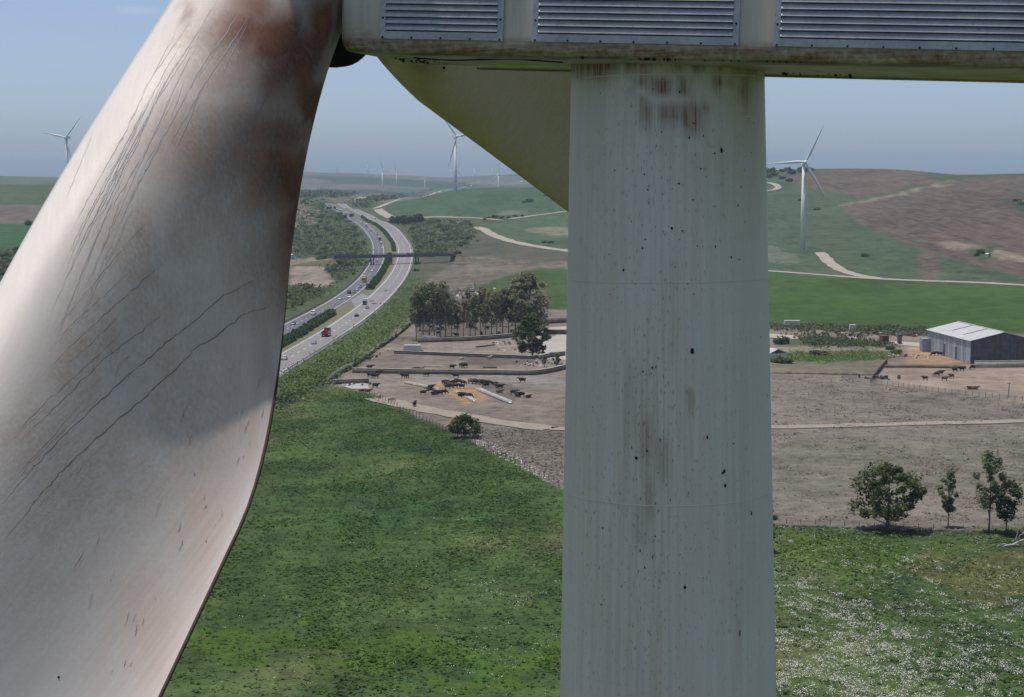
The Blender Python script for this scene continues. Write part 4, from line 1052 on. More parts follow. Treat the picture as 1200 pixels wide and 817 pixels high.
Vn = np.concatenate([Vn, [Vn[:m_].mean(0), Vn[-m_:].mean(0)]]); stn += [(0, .8, 0), (0, 0, 0)]
trn = [(nn0, (j + 1) % m_, j) for j in range(m_)] + [(nn0 + 1, nn0 - m_ + j, nn0 - m_ + (j + 1) % m_) for j in range(m_)]
me = mesh_np('housing', Vn, qn, trn, mats=[M_nac], smooth=True)
attr_color(me, 'stain', np.clip(np.array(stn), 0, 1))
link('housing', me, nacelle)
# underside lid with a rolled rim
mb = MB(); lid_st = []
def lidbox(t0_, t1_, l0, l1, h0, h1, stt, nose=0.0):
    tt_ = np.linspace(t0_, t1_, 40); b = len(mb.v)
    for i, t in enumerate(tt_):
        fr = sstep(0, .5, np.array([t - t0_]))[0] if nose else 1.0
        la = l1 - (l1 - l0) * (1 - (1 - fr) * nose)
        for (l, h) in ((la, h1), (la, h0), (l1, h0), (l1, h1)):
            mb.v.append(tuple(naw(t, l, h))); lid_st.append(stt)
    for i in range(39):
        for j in range(4):
            mb.f.append((b + i * 4 + j, b + i * 4 + (j + 1) % 4, b + i * 4 + 4 + (j + 1) % 4, b + i * 4 + 4 + j)); mb.m.append(0)
    mb.f.append((b, b + 3, b + 2, b + 1)); mb.m.append(0)
    mb.f.append((b + 156, b + 157, b + 158, b + 159)); mb.m.append(0)
lidbox(1.45, NL - .3, -.62, 1.30, HB - .025, HB + .03, (.35, .45, 0), nose=.75)
lidbox(1.60, NL - .35, -.60, -.50, HB - .045, HB - .02, (.3, .5, 0))
lid = mb.build('underside_lid', M_nac, nacelle)
attr_color(lid.data, 'stain', np.array(lid_st))
# clinging black gunk, cables and bolts along the lower edge
mb = MB(); rnd = random.Random(3)
for i in range(150):
    t = rnd.choice([rnd.uniform(.96, 1.35), rnd.uniform(4.9, 5.6), rnd.uniform(3.0, 4.7)])
    l = HALF - .06 if rnd.random() < .35 else rnd.uniform(-.58, .1)
    hh = HB - .03 if -.6 < l < 1.28 else HB
    if t < 1.4: l = rnd.uniform(-.2, .6); hh = HB
    r_ = rnd.uniform(.003, .011) if rnd.random() < .85 else .017
    mb.ball(naw(t, l, hh - r_ * .3), (r_, r_, r_ * .8), seg=6, rings=4)
tag(mb.build('grease_clots', M_grime, nacelle), kind='stuff')
mb = MB()
pts = [naw(t, 1.33 - .10 * math.sin((t - 1.5) * 2.1), HB - .035 - .012 * math.sin((t - 1.5) * 5)) for t in np.linspace(1.5, 3.0, 24)]
mb.tube(pts, .008, 6)
mb.build('cable', M_grime, nacelle, smooth=True)
mb = MB()
for t in np.arange(1.2, NL - .4, .42):
    mb.ball(naw(t, -.60, HB - .03), .017, seg=6, rings=4)
tag(mb.build('rim_bolts', M_grime, nacelle), kind='stuff')
# yaw bearing collar between tower and nacelle
mb = MB(); n = 100
for (rad, z) in ((1.06, TOWER_TOP + .03), (1.10, TOWER_TOP + .01), (1.10, TOWER_TOP - .015), (1.0, TOWER_TOP - .03)):
    for j in range(n):
        a = 2 * math.pi * j / n; mb.v.append((rad * math.sin(a), -rad * math.cos(a), z + .0))
for i in range(3):
    for j in range(n):
        mb.f.append((i * n + j, i * n + (j + 1) % n, (i + 1) * n + (j + 1) % n, (i + 1) * n + j)); mb.m.append(0)
#YAW

# louvre panels
def louvre_mat():
    k = NT('louvre_paint')
    n1 = k.noise(k.coord(), 2.5, 5, .65); n2 = k.noise(k.coord(), 22, 3, .6)
    c = k.mix(k.ramp(n1, [(.35, 0.), (.65, 1.)]), (.36, .375, .42), (.47, .48, .51))
    c = k.mix(k.math('MULTIPLY', k.ramp(n2, [(.5, 0.), (.7, 1.)]), .45), c, (.27, .23, .20))
    return k.base(c, .4, .1, .5)
M_louv = louvre_mat()
M_dark = simple('dark_void', (.012, .012, .013), .9)
HSL = .0633
def louvre(t0_, t1_, name_lab):
    p = empty('louvre_panel', (0, 0, 0), parent=turbine)
    tag(p, name_lab)
    h0, nsl, fw = HB + .135, 18, .055
    h1 = h0 + .085 + nsl * HSL + .05
    def plate(mb_, ta, tb, ha, hb_, la, lb):
        v = [naw(t, l, h) for l in (la, lb) for (t, h) in ((ta, ha), (tb, ha), (tb, hb_), (ta, hb_))]
        mb_.add(v, [(3, 2, 1, 0), (4, 5, 6, 7), (0, 1, 5, 4), (1, 2, 6, 5), (2, 3, 7, 6), (3, 0, 4, 7)])
    b = MB(); plate(b, t0_ + fw * .5, t1_ - fw * .5, h0 + .02, h1 - .02, HALF + .001, HALF + .004); b.build('backing', M_dark, p)
    f = MB()
    plate(f, t0_, t1_, h0, h0 + .072, HALF - .01, HALF + .036)
    plate(f, t0_, t1_, h1 - .05, h1, HALF - .01, HALF + .036)
    plate(f, t0_, t0_ + fw, h0 + .072, h1 - .05, HALF - .01, HALF + .034)
    plate(f, t1_ - fw, t1_, h0 + .072, h1 - .05, HALF - .01, HALF + .034)
    f.build('frame', M_louv, p)
    for i in range(nsl):
        ha = h0 + .078 + i * HSL
        s_ = MB()
        ta, tb = t0_ + fw + .002, t1_ - fw - .002
        # sloping blade: top tucked in, bottom lip proud and turned under
        prof = [(.004, ha + HSL * .98), (.010, ha + HSL * .98), (.040, ha + .016), (.042, ha + .008), (.034, ha + .004), (.030, ha + .012)]
        v = [naw(t, HALF + l, h) for t in (ta, tb) for (l, h) in prof]
        k = len(prof)
        s_.add(v, [(j, (j + 1) % k, k + (j + 1) % k, k + j) for j in range(k)] + [tuple(range(k))[::-1], tuple(range(k, 2 * k))])
        s_.build('slat', M_louv, p)
    n_ = max(2, int((t1_ - t0_) / .3))
    scr_me = None
    for i in range(n_ + 1):
        t = t0_ + .03 + (t1_ - t0_ - .06) * i / n_
        if scr_me is None:
            q = MB(); q.ball((0, 0, 0), (.011, .011, .011), seg=8, rings=5); scr_me = q.mesh('screw', M_grime, True)
        link('screw', scr_me, p, naw(t, HALF + .038, h0 + .012))
    for hh in (h0 + .2, h0 + .55):
        for t in (t0_ + fw * .5, t1_ - fw * .5):
            link('screw', scr_me, p, naw(t, HALF + .036, hh))
louvre(1.20, 2.44, 'small louvre panel nearest the rotor with rusty edge')
louvre(2.73, 4.70, 'louvre panel above the tower with rust along its lower edge')
louvre(5.025, 8.3, 'long louvre panel on the tail side of the nacelle')
# ---- spinner and shaft
mb = MB(); n = 64
prof = [(.25, .5), (.25, 1.93), (.23, 1.97), (.12, 1.985), (-.05, 1.94), (-.3, 1.85), (-.9, 1.68), (-1.4, 1.46), (-1.8, 1.2), (-2.15, .9), (-2.4, .55), (-2.52, .2), (-2.54, .01)]
for (t, r_) in prof:
    for j in range(n):
        a = 2 * math.pi * j / n
        mb.v.append(tuple(naw(t, r_ * math.cos(a), r_ * math.sin(a))))
for i in range(len(prof) - 1):
    for j in range(n):
        mb.f.append((i * n + j, i * n + (j + 1) % n, (i + 1) * n + (j + 1) % n, (i + 1) * n + j)); mb.m.append(0)
M_spin = simple('oily_spinner', (.018, .014, .011), .9, var=.5, scale=1.5, spec=.1)
mb.build('spinner', M_spin, turbine, smooth=True)
mb = MB(); mb.tube([naw(.1, 0, 0), naw(1.2, 0, 0)], 1.45, 32)
mb.build('shaft', M_grime, turbine, smooth=True)

# ------------------------------------------------------------------ vegetation
RNG = np.random.default_rng(11)
def leaf_quads(C, size, rng, flat=0.3, asp=1.6):
    """one kinked leaf-spray quad per centre"""
    n = len(C)
    d = rng.normal(size=(n, 3)); d[:, 2] += flat; d /= np.linalg.norm(d, axis=1)[:, None]
    r = rng.normal(size=(n, 3)); u = np.cross(d, r); u /= np.linalg.norm(u, axis=1)[:, None]; v = np.cross(d, u)
    s = (size * (.6 + .8 * rng.random(n)))[:, None]
    P = np.stack([C - u * s * .5 * asp, C - v * s * .45 + d * s * .12, C + u * s * .5 * asp, C + v * s * .45 + d * s * .12], 1).reshape(-1, 3)
    q = np.arange(n * 4).reshape(-1, 4)
    return P, q
def leaf_mesh(name, C, size, mat, rng, flat=1.3, asp=1.6):
    P, q = leaf_quads(np.asarray(C), size, rng, flat, asp)
    me = mesh_np(name, P, q, mats=[mat])
    a = me.attributes.new('leaf', 'FLOAT', 'POINT')
    a.data.foreach_set('value', np.repeat(rng.random(len(q)), 4).astype(np.float32))
    return me
M_bark = simple('grey_bark', (.12, .10, .085), .95, var=.35, scale=4)
M_bark_p = simple('pale_bark', (.34, .28, .23), .95, var=.35, scale=3)
M_oak = foliage('dark_oak_leaves', (0.039, 0.055, 0.020), (0.088, 0.110, 0.036), (0.150, 0.171, 0.061))
M_euc = foliage('eucalyptus_leaves', (0.117, 0.124, 0.070), (0.207, 0.217, 0.120), (0.322, 0.309, 0.181))
M_thin = foliage('pale_olive_leaves', (0.128, 0.155, 0.083), (0.226, 0.248, 0.131), (0.322, 0.327, 0.198))
M_dry = foliage('dry_eucalyptus_leaves', (0.186, 0.138, 0.099), (0.278, 0.206, 0.146), (0.352, 0.266, 0.190), .2)
M_shrub = foliage('scrub_leaves', (0.045, 0.063, 0.026), (0.089, 0.116, 0.045), (0.154, 0.172, 0.075))
M_shrub2 = foliage('light_scrub_leaves', (0.085, 0.135, 0.038), (0.161, 0.229, 0.064), (0.237, 0.287, 0.105))
M_hedge = foliage('oleander_leaves', (0.021, 0.044, 0.016), (0.046, 0.081, 0.029), (0.085, 0.124, 0.044))

def make_tree(seed, h, crown_w, crown_lo, nclump, leaves, leaf, mat, bark, trunk_r, style='round', clump_r=.9):
    rnd = random.Random(seed); rng = np.random.default_rng(seed)
    tr = MB()
    top = h * (.78 if style != 'tall' else .93)
    lean = (rnd.uniform(-.04, .04) * h, rnd.uniform(-.04, .04) * h)
    spine = [Vector((lean[0] * t * t + .02 * h * math.sin(t * 5 + seed) * t, lean[1] * t * t, top * t)) for t in np.linspace(0, 1, 9)]
    tr.tube(spine, [trunk_r * (1.25 if i == 0 else 1) * (1 - .85 * i / 8) for i in range(9)], 8)
    cl = []
    for i in range(nclump):
        if style == 'round':
            t = crown_lo + (1 - crown_lo) * (i + .5) / nclump
            q = (t - crown_lo) / (1 - crown_lo)
            prof = math.sin(math.pi * min(1, .16 + q * .84)) ** .55
            a = i * 2.399 + rnd.uniform(-.5, .5); rr_ = crown_w * .5 * prof * math.sqrt(rnd.uniform(.12, 1.15))
        elif style == 'tall':
            t = crown_lo + (1 - crown_lo) * (i + .5) / nclump
            q = (t - crown_lo) / (1 - crown_lo)
            prof = (.35 + .65 * math.sin(math.pi * min(1, .1 + .85 * q)))
            a = i * 2.399 + rnd.uniform(-.8, .8); rr_ = crown_w * .5 * prof * rnd.uniform(.2, 1.0)
        else:   # feathered: narrow fan opening upwards
            t = crown_lo + (1 - crown_lo) * (i + .5) / nclump
            q = (t - crown_lo) / (1 - crown_lo)
            prof = .25 + .9 * q if q < .6 else .79 * (1.05 - q) / .45
            a = i * 2.399 + rnd.uniform(-.8, .8); rr_ = crown_w * .5 * prof * rnd.uniform(.3, 1.0)
        base_t = max(.12, min(.95, (t - .12 - .18 * rr_ / crown_w) * h / top))
        k = base_t * 8; i0 = min(7, int(k)); b = spine[i0].lerp(spine[i0 + 1], k - i0)
        c = Vector((b.x + rr_ * math.cos(a), b.y + rr_ * math.sin(a), t * h + rnd.uniform(-.02, .02) * h))
        m_ = b.lerp(c, .5) + Vector((0, 0, -.04 * h * rnd.random()))
        r0_ = trunk_r * (1 - .8 * base_t) * .5
        tr.tube([b, m_, c], [r0_, r0_ * .6, r0_ * .2], 5, cap=False)
        cl.append((c, clump_r * rnd.uniform(.55, 1.35) * (crown_w / 9 if style == 'round' else crown_w / 6)))
    C = []
    per = leaves // nclump
    for c, r_ in cl:
        g = rng.normal(size=(per, 3)); g /= (np.linalg.norm(g, axis=1)[:, None] + 1e-6)
        rad = r_ * rng.random(per) ** .45
        g = g * rad[:, None] * np.array([1.15, 1.15, .78 if style != 'tall' else 1.15])
        C.append(g + np.array(c))
    C = np.concatenate(C)
    return tr.mesh('trunk', bark, True), leaf_mesh('crown', C, leaf, mat, rng)
def plant(name, tm, px, row, label, cat, group=None, scale=1.0, rz=0.0, pos=None):
    g = pos if pos is not None else ground(px, row)
    o = empty(name, (g.x, g.y, elev1(g.x, g.y) - .05), rz)
    o.scale = (scale, scale, scale) if not hasattr(scale, '__len__') else scale
    link('trunk', tm[0], o); link('crown', tm[1], o)
    return tag(o, label, cat, group)

oak = make_tree(4, 12.5, 12.6, .26, 34, 4800, .46, M_oak, M_bark, .32, 'round', 1.15)
plant('oak_tree', oak, 1040, 622, 'broad dark green tree with rounded crown at the pasture edge', 'tree', rz=.6, scale=(.9, .9, .92))
thin1 = make_tree(7, 10.2, 5.0, .28, 24, 1500, .34, M_thin, M_bark, .13, 'fan', .85)
plant('young_tree', thin1, 1111, 618.5, 'slender pale olive tree with feathery crown', 'tree', rz=1.0)
thin2 = make_tree(9, 14.3, 6.2, .34, 30, 2100, .38, M_thin, M_bark, .17, 'tall', .9)
plant('young_tree', thin2, 1159, 624, 'tallest slim tree with open crown and bare lower trunk', 'tree', rz=2.2)
thin3 = make_tree(15, 9.8, 6.4, .30, 26, 1700, .36, M_oak, M_bark, .15, 'fan', .9)
plant('young_tree', thin3, 1179, 628, 'small dark tree beside the tallest slim tree', 'tree', rz=.3)
plant('young_tree', thin2, 1214, 626, 'slim tree leaning in beside the dead branch', 'tree', rz=4.0, scale=.92)
bush = make_tree(21, 5.2, 7.6, .22, 26, 2000, .42, M_oak, M_bark, .16, 'round', 1.3)
plant('round_bush', bush, 545, 513, 'lone round dark bush on the meadow border fence', 'bush')
hid = make_tree(33, 7.6, 4.4, .30, 18, 1200, .4, M_oak, M_bark, .14, 'round', 1.2)
plant('small_tree', hid, 896, 648, 'small tree hidden behind the tower casting a dark shadow', 'tree')

# eucalyptus grove behind the paddocks
eucs = [make_tree(40 + i, 22.0, (7.0, 8.5, 6.0, 7.5)[i], (.34, .28, .42, .36)[i], 28, 1500, .6, M_euc if i != 2 else M_dry, M_bark_p, .30, 'tall', 1.0) for i in range(4)]
bigeuc = make_tree(51, 24.0, 19.0, .22, 60, 5200, .8, M_euc, M_bark_p, .5, 'round', .95)
front_euc = make_tree(57, 14.5, 11.5, .14, 48, 4200, .6, M_oak, M_bark_p, .34, 'round', 1.15)
rnd = random.Random(8)
spots = [(488, 399, 0, .92), (496, 398, 1, 1.0), (503, 396, 0, 1.02), (509, 398, 1, .95), (516, 397, 3, 1.0), (522, 395, 1, .9), (529, 396, 3, .74), (536, 395, 0, .70), (543, 396, 2, .72), (551, 394, 1, .68), (557, 395, 0, .8), (563, 393, 2, .85), (569, 394, 3, .72), (576, 392, 2, .82),
         (582, 393, 1, .82), (589, 392, 3, .86), (596, 391, 0, .80), (604, 391, 1, .9), (492, 388, 1, .85), (507, 386, 3, .9), (526, 385, 0, .62), (547, 384, 2, .7), (566, 383, 2, .78), (586, 383, 0, .75), (600, 382, 3, .85), (612, 386, 1, .9)]
for i, (px, row, k, sc) in enumerate(spots):
    dry = (k == 2)
    plant('eucalyptus_tree', eucs[k], px, row, 'dry brownish eucalyptus with thin crown inside the grove' if dry else ('eucalyptus with a crown of middle height in the grove', 'eucalyptus with a low full crown in the grove', '', 'eucalyptus with a narrow high crown in the grove')[k], 'tree', 'eucalyptus grove behind the paddocks', scale=sc * (.95 + rnd.random() * .1), rz=rnd.random() * 6.3)
plant('eucalyptus_tree', bigeuc, 619, 392, 'largest wide-crowned eucalyptus at the end of the grove', 'tree', 'eucalyptus grove behind the paddocks')
plant('eucalyptus_tree', front_euc, 624, 418, 'dense eucalyptus standing alone before the concrete yard', 'tree')
sap = make_tree(61, 5.0, 2.6, .3, 12, 500, .4, M_euc, M_bark, .1, 'tall', 1.1)
plant('sapling', sap, 652, 431, 'spindly sapling beside the tower below the yard', 'tree')
plant('sapling', sap, 638, 430, 'young sapling between the eucalyptus and the walls', 'tree', scale=.8, rz=2)

# scrub: single shrubs one can tell apart
shr = []
for i in range(6):
    rng = np.random.default_rng(70 + i); C = []
    nl = 7 + i % 3
    for j in range(nl):
        a = rng.random() * 6.28; rr_ = rng.random() ** .5 * .62
        c = np.array([rr_ * math.cos(a), rr_ * math.sin(a), .25 + .45 * rng.random() * (1 - .6 * rr_)])
        g = rng.normal(size=(42, 3)); g /= np.linalg.norm(g, axis=1)[:, None]
        C.append(c + g * (.36 * rng.random(42) ** .4)[:, None] * np.array([1, 1, .85]))
    C = np.concatenate(C); C = C[C[:, 2] > 0]
    shr.append(leaf_mesh('shrub', C, .19, M_shrub if i % 3 else M_shrub2, rng, asp=1.3))
def scatter(poly, n, seed):
    rnd = random.Random(seed); xs = [p[0] for p in poly]; ys = [p[1] for p in poly]; out = []
    pol = poly
    while len(out) < n:
        x, y = rnd.uniform(min(xs), max(xs)), rnd.uniform(min(ys), max(ys))
        if inpoly(np.array([x]), np.array([y]), pol)[0]: out.append((x, y))
    return out
LEFT = 'dark scrub bush on the slope left of the dark carriageway'
SCRUB = [
    ([(341, 229), (378, 227), (384, 240), (402, 254), (418, 268), (428, 280), (430, 296), (424, 308), (410, 322), (390, 336), (366, 350), (341, 364), (341, 338), (384, 338), (398, 331), (382, 312), (369, 300), (341, 303)], 135, 'bushy scrub on the slope beyond the dark carriageway', (2.2, 4.6)),
    ([(490, 304), (488, 286), (480, 270), (466, 259), (476, 251), (500, 258), (545, 260), (556, 268), (552, 284), (520, 300)], 95, 'rounded shrub in the thicket beside the pale carriageway', (2.0, 4.2)),
    ([(408, 237), (440, 229), (480, 226), (520, 217.5), (523, 220), (470, 232), (438, 238), (428, 246)], 40, 'low shrub on the ridge side of the looping white track', (2.5, 4.5)),
    ([(-4, 296), (40, 290), (20, 318), (-4, 325)], 18, 'dark bush below the green field beside the white blade', (3.0, 5.0)),
    ([(900, 199), (925, 198), (958, 195.5), (960, 198.5), (930, 204), (900, 209)], 24, 'dark bush on the hill crest above the ploughed slope', (4.0, 7.5)),
]
SINGLES = [(572, 256, 4), (580, 255.5, 5), (588, 256, 5), (596, 255.5, 4), (604, 254, 4.5), (612, 254, 4), (621, 237, 7), (614, 238, 5), (568, 258, 4), (638, 230, 4), (1200, 240, 8), (1192, 236, 6), (1150, 297, 5), (1145, 300, 4), (560, 283, 4), (546, 285, 4), (536, 298, 5), (530, 301, 4), (638, 285, 4), (646, 285, 4), (939, 235, 6), (925, 213, 7), (917, 210, 7), (958, 246, 5), (34, 264, 7), (1014, 301, 5)]
allsh = []
for i, (poly, n, lab, (a, b)) in enumerate(SCRUB):
    r_ = random.Random(200 + i)
    for (x, y) in scatter(poly, n, 90 + i):
        g = ground(x, y); allsh.append((g, r_.uniform(a, b) * (1 + .0001 * g.length), lab, 'scrub bushes'))
for (x, y, s_) in SINGLES:
    allsh.append((ground(x, y), s_ * .8, 'lone dark shrub standing apart in open hill fields', 'lone shrubs in the fields'))
for (x, y, s_, lab) in [(915, 403, 4.2, 'dark rounded shrub by the tower above the garden plots'), (958, 417.5, 3.6, 'oval bush standing in the green garden strip'), (912, 425, 3.4, 'dark bush beside the small hut'), (922, 426, 2.6, 'low bush in front of the small hut'),
                        (481, 341, 3.2, 'dark bush at the motorway verge under the bridge end'), (488, 318, 3.0, 'dark conical bush beside the verge gap'), (489, 310, 3.0, 'small dark bush next to the overpass'), (1050, 415, 3.0, 'dry bush by the farm road end'), (1044, 410, 2.4, 'scrubby bush at the garden corner')]:
    allsh.append((ground(x, y), s_, lab, None))
allsh.sort(key=lambda t: -t[1] / t[0].length)
rnd = random.Random(17)
rest = []
for i, (g, s_, lab, grp) in enumerate(allsh):
    if i < 296:
        o = link('shrub', shr[rnd.randrange(6)]); o.location = (g.x, g.y, elev1(g.x, g.y) - .1 * s_)
        o.scale = (s_ * rnd.uniform(.9, 1.3), s_ * rnd.uniform(.9, 1.3), s_ * rnd.uniform(.8, 1.15)); o.rotation_euler.z = rnd.random() * 6.3
        tag(o, lab, 'shrub', grp)
    else: rest.append((g, s_))
# uncountable low undergrowth between the shrubs, reeds on the verge
def cover(name, poly, n, size, hgt, mat, lab, seed, kindname='undergrowth', asp=1.3, clump=10):
    rng = np.random.default_rng(seed)
    pts = np.array([ground(x, y) for (x, y) in scatter(poly, n, seed)])
    pts[:, 0] += rng.normal(size=n) * 2.0; pts[:, 1] += rng.normal(size=n) * 6.0
    C = np.repeat(pts, clump, 0); m = len(C)
    C[:, 0] += rng.normal(size=m) * size * 1.6; C[:, 1] += rng.normal(size=m) * size * 1.6
    C[:, 2] = elev(C[:, 0], C[:, 1]) + hgt * rng.random(m) ** .8
    o = link(name, leaf_mesh(name, C, size, mat, rng, asp=asp))
    return tag(o, lab, kindname, kind='stuff')
VERGE = [(318, 482), (345, 466), (385, 446), (412, 428), (455, 398), (484, 374), (492, 352), (489, 330), (480, 326), (465, 349), (430, 382), (385, 415), (345, 439), (318, 455)]
cover('verge_reeds', VERGE, 1500, .75, 1.8, M_shrub2, 'bright green reeds and brambles on the motorway verge', 301, 'reeds', 1.2, 9)
cover('verge_reeds', [(318, 482), (385, 446), (420, 424), (400, 418), (345, 443), (318, 458)], 300, .8, 1.5, M_hedge, 'dark undergrowth at the foot of the guardrail', 305, 'undergrowth', 1.2, 8)
for i, (poly, n, lab, s_) in enumerate(SCRUB[:4]):
    cover('undergrowth', poly, (900, 500, 260, 80)[i], (1.7, 1.6, 2.2, 2.2)[i], 2.2, M_shrub, ('tangled low undergrowth covering the slope beyond the dark carriageway', 'tangled undergrowth of the thicket by the pale carriageway', 'low undergrowth along the ridge above the looping track', 'undergrowth below the green field beside the blade')[i], 310 + i, 'undergrowth', 1.3, 8)
cover('field_weeds', [(905, 381), (1085, 386), (1085, 391), (905, 387)], 300, .9, 1.0, M_shrub, 'dark weeds along the back edge of the bright field', 320, 'weeds')
cover('garden_rows', [(925, 414), (1038, 414), (1041, 421), (930, 423)], 420, .5, .8, M_shrub2, 'green vegetable rows in the garden strip', 321, 'crop')
cover('garden_weeds', [(940, 396), (985, 397), (1035, 402), (1040, 407), (945, 406)], 300, .7, 1.2, M_shrub, 'weedy growth in the upper garden plot', 322, 'weeds')
cover('far_scrub', [(342, 224), (380, 222), (420, 226), (400, 232), (345, 232)], 160, 4.0, 4.0, M_shrub, 'far wooded band at the head of the valley', 323, 'scrub', 1.3, 7)
if rest:
    C = []; rng = np.random.default_rng(5)
    for g, s_ in rest:
        c = rng.normal(size=(90, 3)); c /= np.linalg.norm(c, axis=1)[:, None]
        c = c * (.8 * s_ * rng.random(90) ** .4)[:, None]; c[:, 2] = np.abs(c[:, 2]) * .8
        C.append(c + np.array(g))
    tag(link('far_shrubs', leaf_mesh('far_shrubs', np.concatenate(C), 1.0, M_shrub, rng)), 'smallest far shrubs of the valley scrub', 'scrub', kind='stuff')
# wooded clump above the thicket (darker trees)
wood = make_tree(81, 9.0, 9.0, .12, 26, 1300, .9, M_shrub, M_bark, .3, 'round', 1.4)
for i, (px, row) in enumerate([(460, 262), (466, 263), (473, 263.5), (480, 263), (487, 262), (491, 261.5)]):
    plant('woodland_tree', wood, px, row, 'dark bushy tree in the clump at the foot of the hill field', 'tree', 'clump of dark trees below the hill field', scale=.9 + .1 * (i % 3), rz=i)

# median hedges
def hedge(pts, lab, half, hgt, seed):
    Q = smooth_path([ground(*p) for p in pts], 60, 2); rng = np.random.default_rng(seed)
    L = np.hypot(*np.diff(Q, axis=0).T).sum(); n = int(L * 26)
    t = rng.random(n) * (len(Q) - 1); i0 = t.astype(int); f = (t - i0)[:, None]
    P = Q[i0] * (1 - f) + Q[np.minimum(i0 + 1, len(Q) - 1)] * f
    N_, _ = normals(Q); a = rng.random(n) * math.pi
    wv = .75 + .5 * vnoise(t * 1.1, t * 0, seed)
    P = P + N_[i0] * (np.cos(a) * half * wv)[:, None]
    z = elev(P[:, 0], P[:, 1]) + np.sin(a) ** .6 * hgt * wv * (.3 + .7 * rng.random(n) ** .4)
    tag(link('hedge', leaf_mesh('hedge', np.concatenate([P, z[:, None]], 1), .75, M_hedge, rng)), lab, 'hedge')
hedge([(310, 417), (333, 403.5), (350, 394), (370, 381), (389, 369)], 'long clipped dark hedge in the median beside the nearer carriageways', 1.9, 2.8, 1)
hedge([(432.5, 340), (441, 330), (448, 320), (453.5, 310), (456.5, 300)], 'dark hedge in the median just before the overpass', 1.9, 2.8, 2)
hedge([(462, 295), (460, 285), (452, 274), (440, 264), (424, 254.5)], 'dark hedge in the median beyond the overpass', 1.6, 2.6, 3)

# ---- grass and flowers of the near meadow
def base_at(x, y):
    """albedo of the ground sheet at world points"""
    ia = np.clip(np.searchsorted(AZ, np.arctan2(x, y)), 0, na - 1); idd = np.clip(np.searchsorted(DD, np.hypot(x, y)), 0, nd - 1)
    return base.reshape(na, nd, 3)[ia, idd]
def tuft_material(name, trans):
    k = NT(name); c = k.attr('tint').outputs['Color']
    k.base(c, .8, 0, .15)
    tr = k.n('BsdfTranslucent'); k.set(tr.inputs[0], c)
    ms = k.n('MixShader'); ms.inputs[0].default_value = trans
    k.t.links.new(k.b.outputs[0], ms.inputs[1]); k.t.links.new(tr.outputs[0], ms.inputs[2]); k.t.links.new(ms.outputs[0], k.out.inputs['Surface'])
    return k.mat
M_tuft = tuft_material('meadow_weeds', .3)
M_flower = simple('white_flowers', (.62, .61, .56), .9, var=.1)
def tufts(name, polys, n, hgt, mat, lab, cat, seed, dens=None, wid=1.0, gain=(1, 1, 1), leaves=3):
    rng = np.random.default_rng(seed)
    gp = gpoly(polys, 3); gx = [p[0] for p in gp]; gy = [p[1] for p in gp]
    x = rng.uniform(min(gx), max(gx), n * 4); y = rng.uniform(min(gy), max(gy), n * 4)
    m = inpoly(x, y, gp)
    if dens is not None: m &= rng.random(len(x)) < dens(x, y)
    x, y = x[m][:n], y[m][:n]; k = len(x)
    s = hgt * (.5 + rng.random(k) ** 2 * 1.6)
    tint = base_at(x, y) * np.array(gain) * (1.0 + .42 * rng.random(k)[:, None]) * (1 + .25 * rng.normal(size=(k, 1)) * np.array([1, .4, .6]))
    S3 = np.repeat(s, leaves); x3 = np.repeat(x, leaves) + rng.normal(size=k * leaves) * S3 * .5 * wid; y3 = np.repeat(y, leaves) + rng.normal(size=k * leaves) * S3 * .5 * wid
    C = np.stack([x3, y3, elev(x3, y3) + S3 * (.15 + .6 * rng.random(k * leaves))], -1)
    P, q = leaf_quads(C, S3 * wid, rng, 3.5, 1.4)
    me = mesh_np(name, P, q, mats=[mat])
    attr_color(me, 'tint', np.clip(np.repeat(np.repeat(tint, leaves, 0) * (.8 + .4 * rng.random((k * leaves, 1))), 4, 0), .004, .8))
    return tag(link(name, me), lab, cat, kind='stuff')
MEADOW_L = [(150, 490), (318, 486), (345, 470), (388, 451), (437, 464), (500, 495), (565, 525), (660, 574), (690, 582), (690, 840), (150, 840)]
MEADOW_R = [(890, 617), (1240, 624), (1240, 840), (890, 840)]
def dl(x, y): return .25 + .75 * sstep(.40, .62, fbm(x / 9, y / 14, 71, 3))
tufts('meadow_weeds', MEADOW_L, 52000, .21, M_tuft, 'knee-high green weeds of the meadow below the motorway', 'weeds', 401, dl, 1.0, (.95, 1.1, .95))
tufts('meadow_weeds', MEADOW_R, 9000, .22, M_tuft, 'green weeds of the flowering meadow right of the tower', 'weeds', 402, dl, 1.0, (1, 1.1, 1))
DRYP = [(905, 440), (1025, 442), (1030, 453), (1130, 465), (1240, 474), (1240, 621), (905, 614)]
def dd_(x, y): return .08 + .92 * sstep(.50, .72, fbm(x / 5, y / 9, 33, 4))
tufts('dry_grass', DRYP, 12000, .20, M_tuft, 'bleached tufts of dry grass across the pasture', 'grass', 403, dd_, 1.3, (1.1, 1.1, 1.1), 2)
tufts('dry_grass', [(560, 500), (660, 506), (660, 572), (570, 524)], 3000, .2, M_tuft, 'dry grass on the strip below the dirt track', 'grass', 404, None, 1.3, (1.05, 1.05, 1.05), 2)
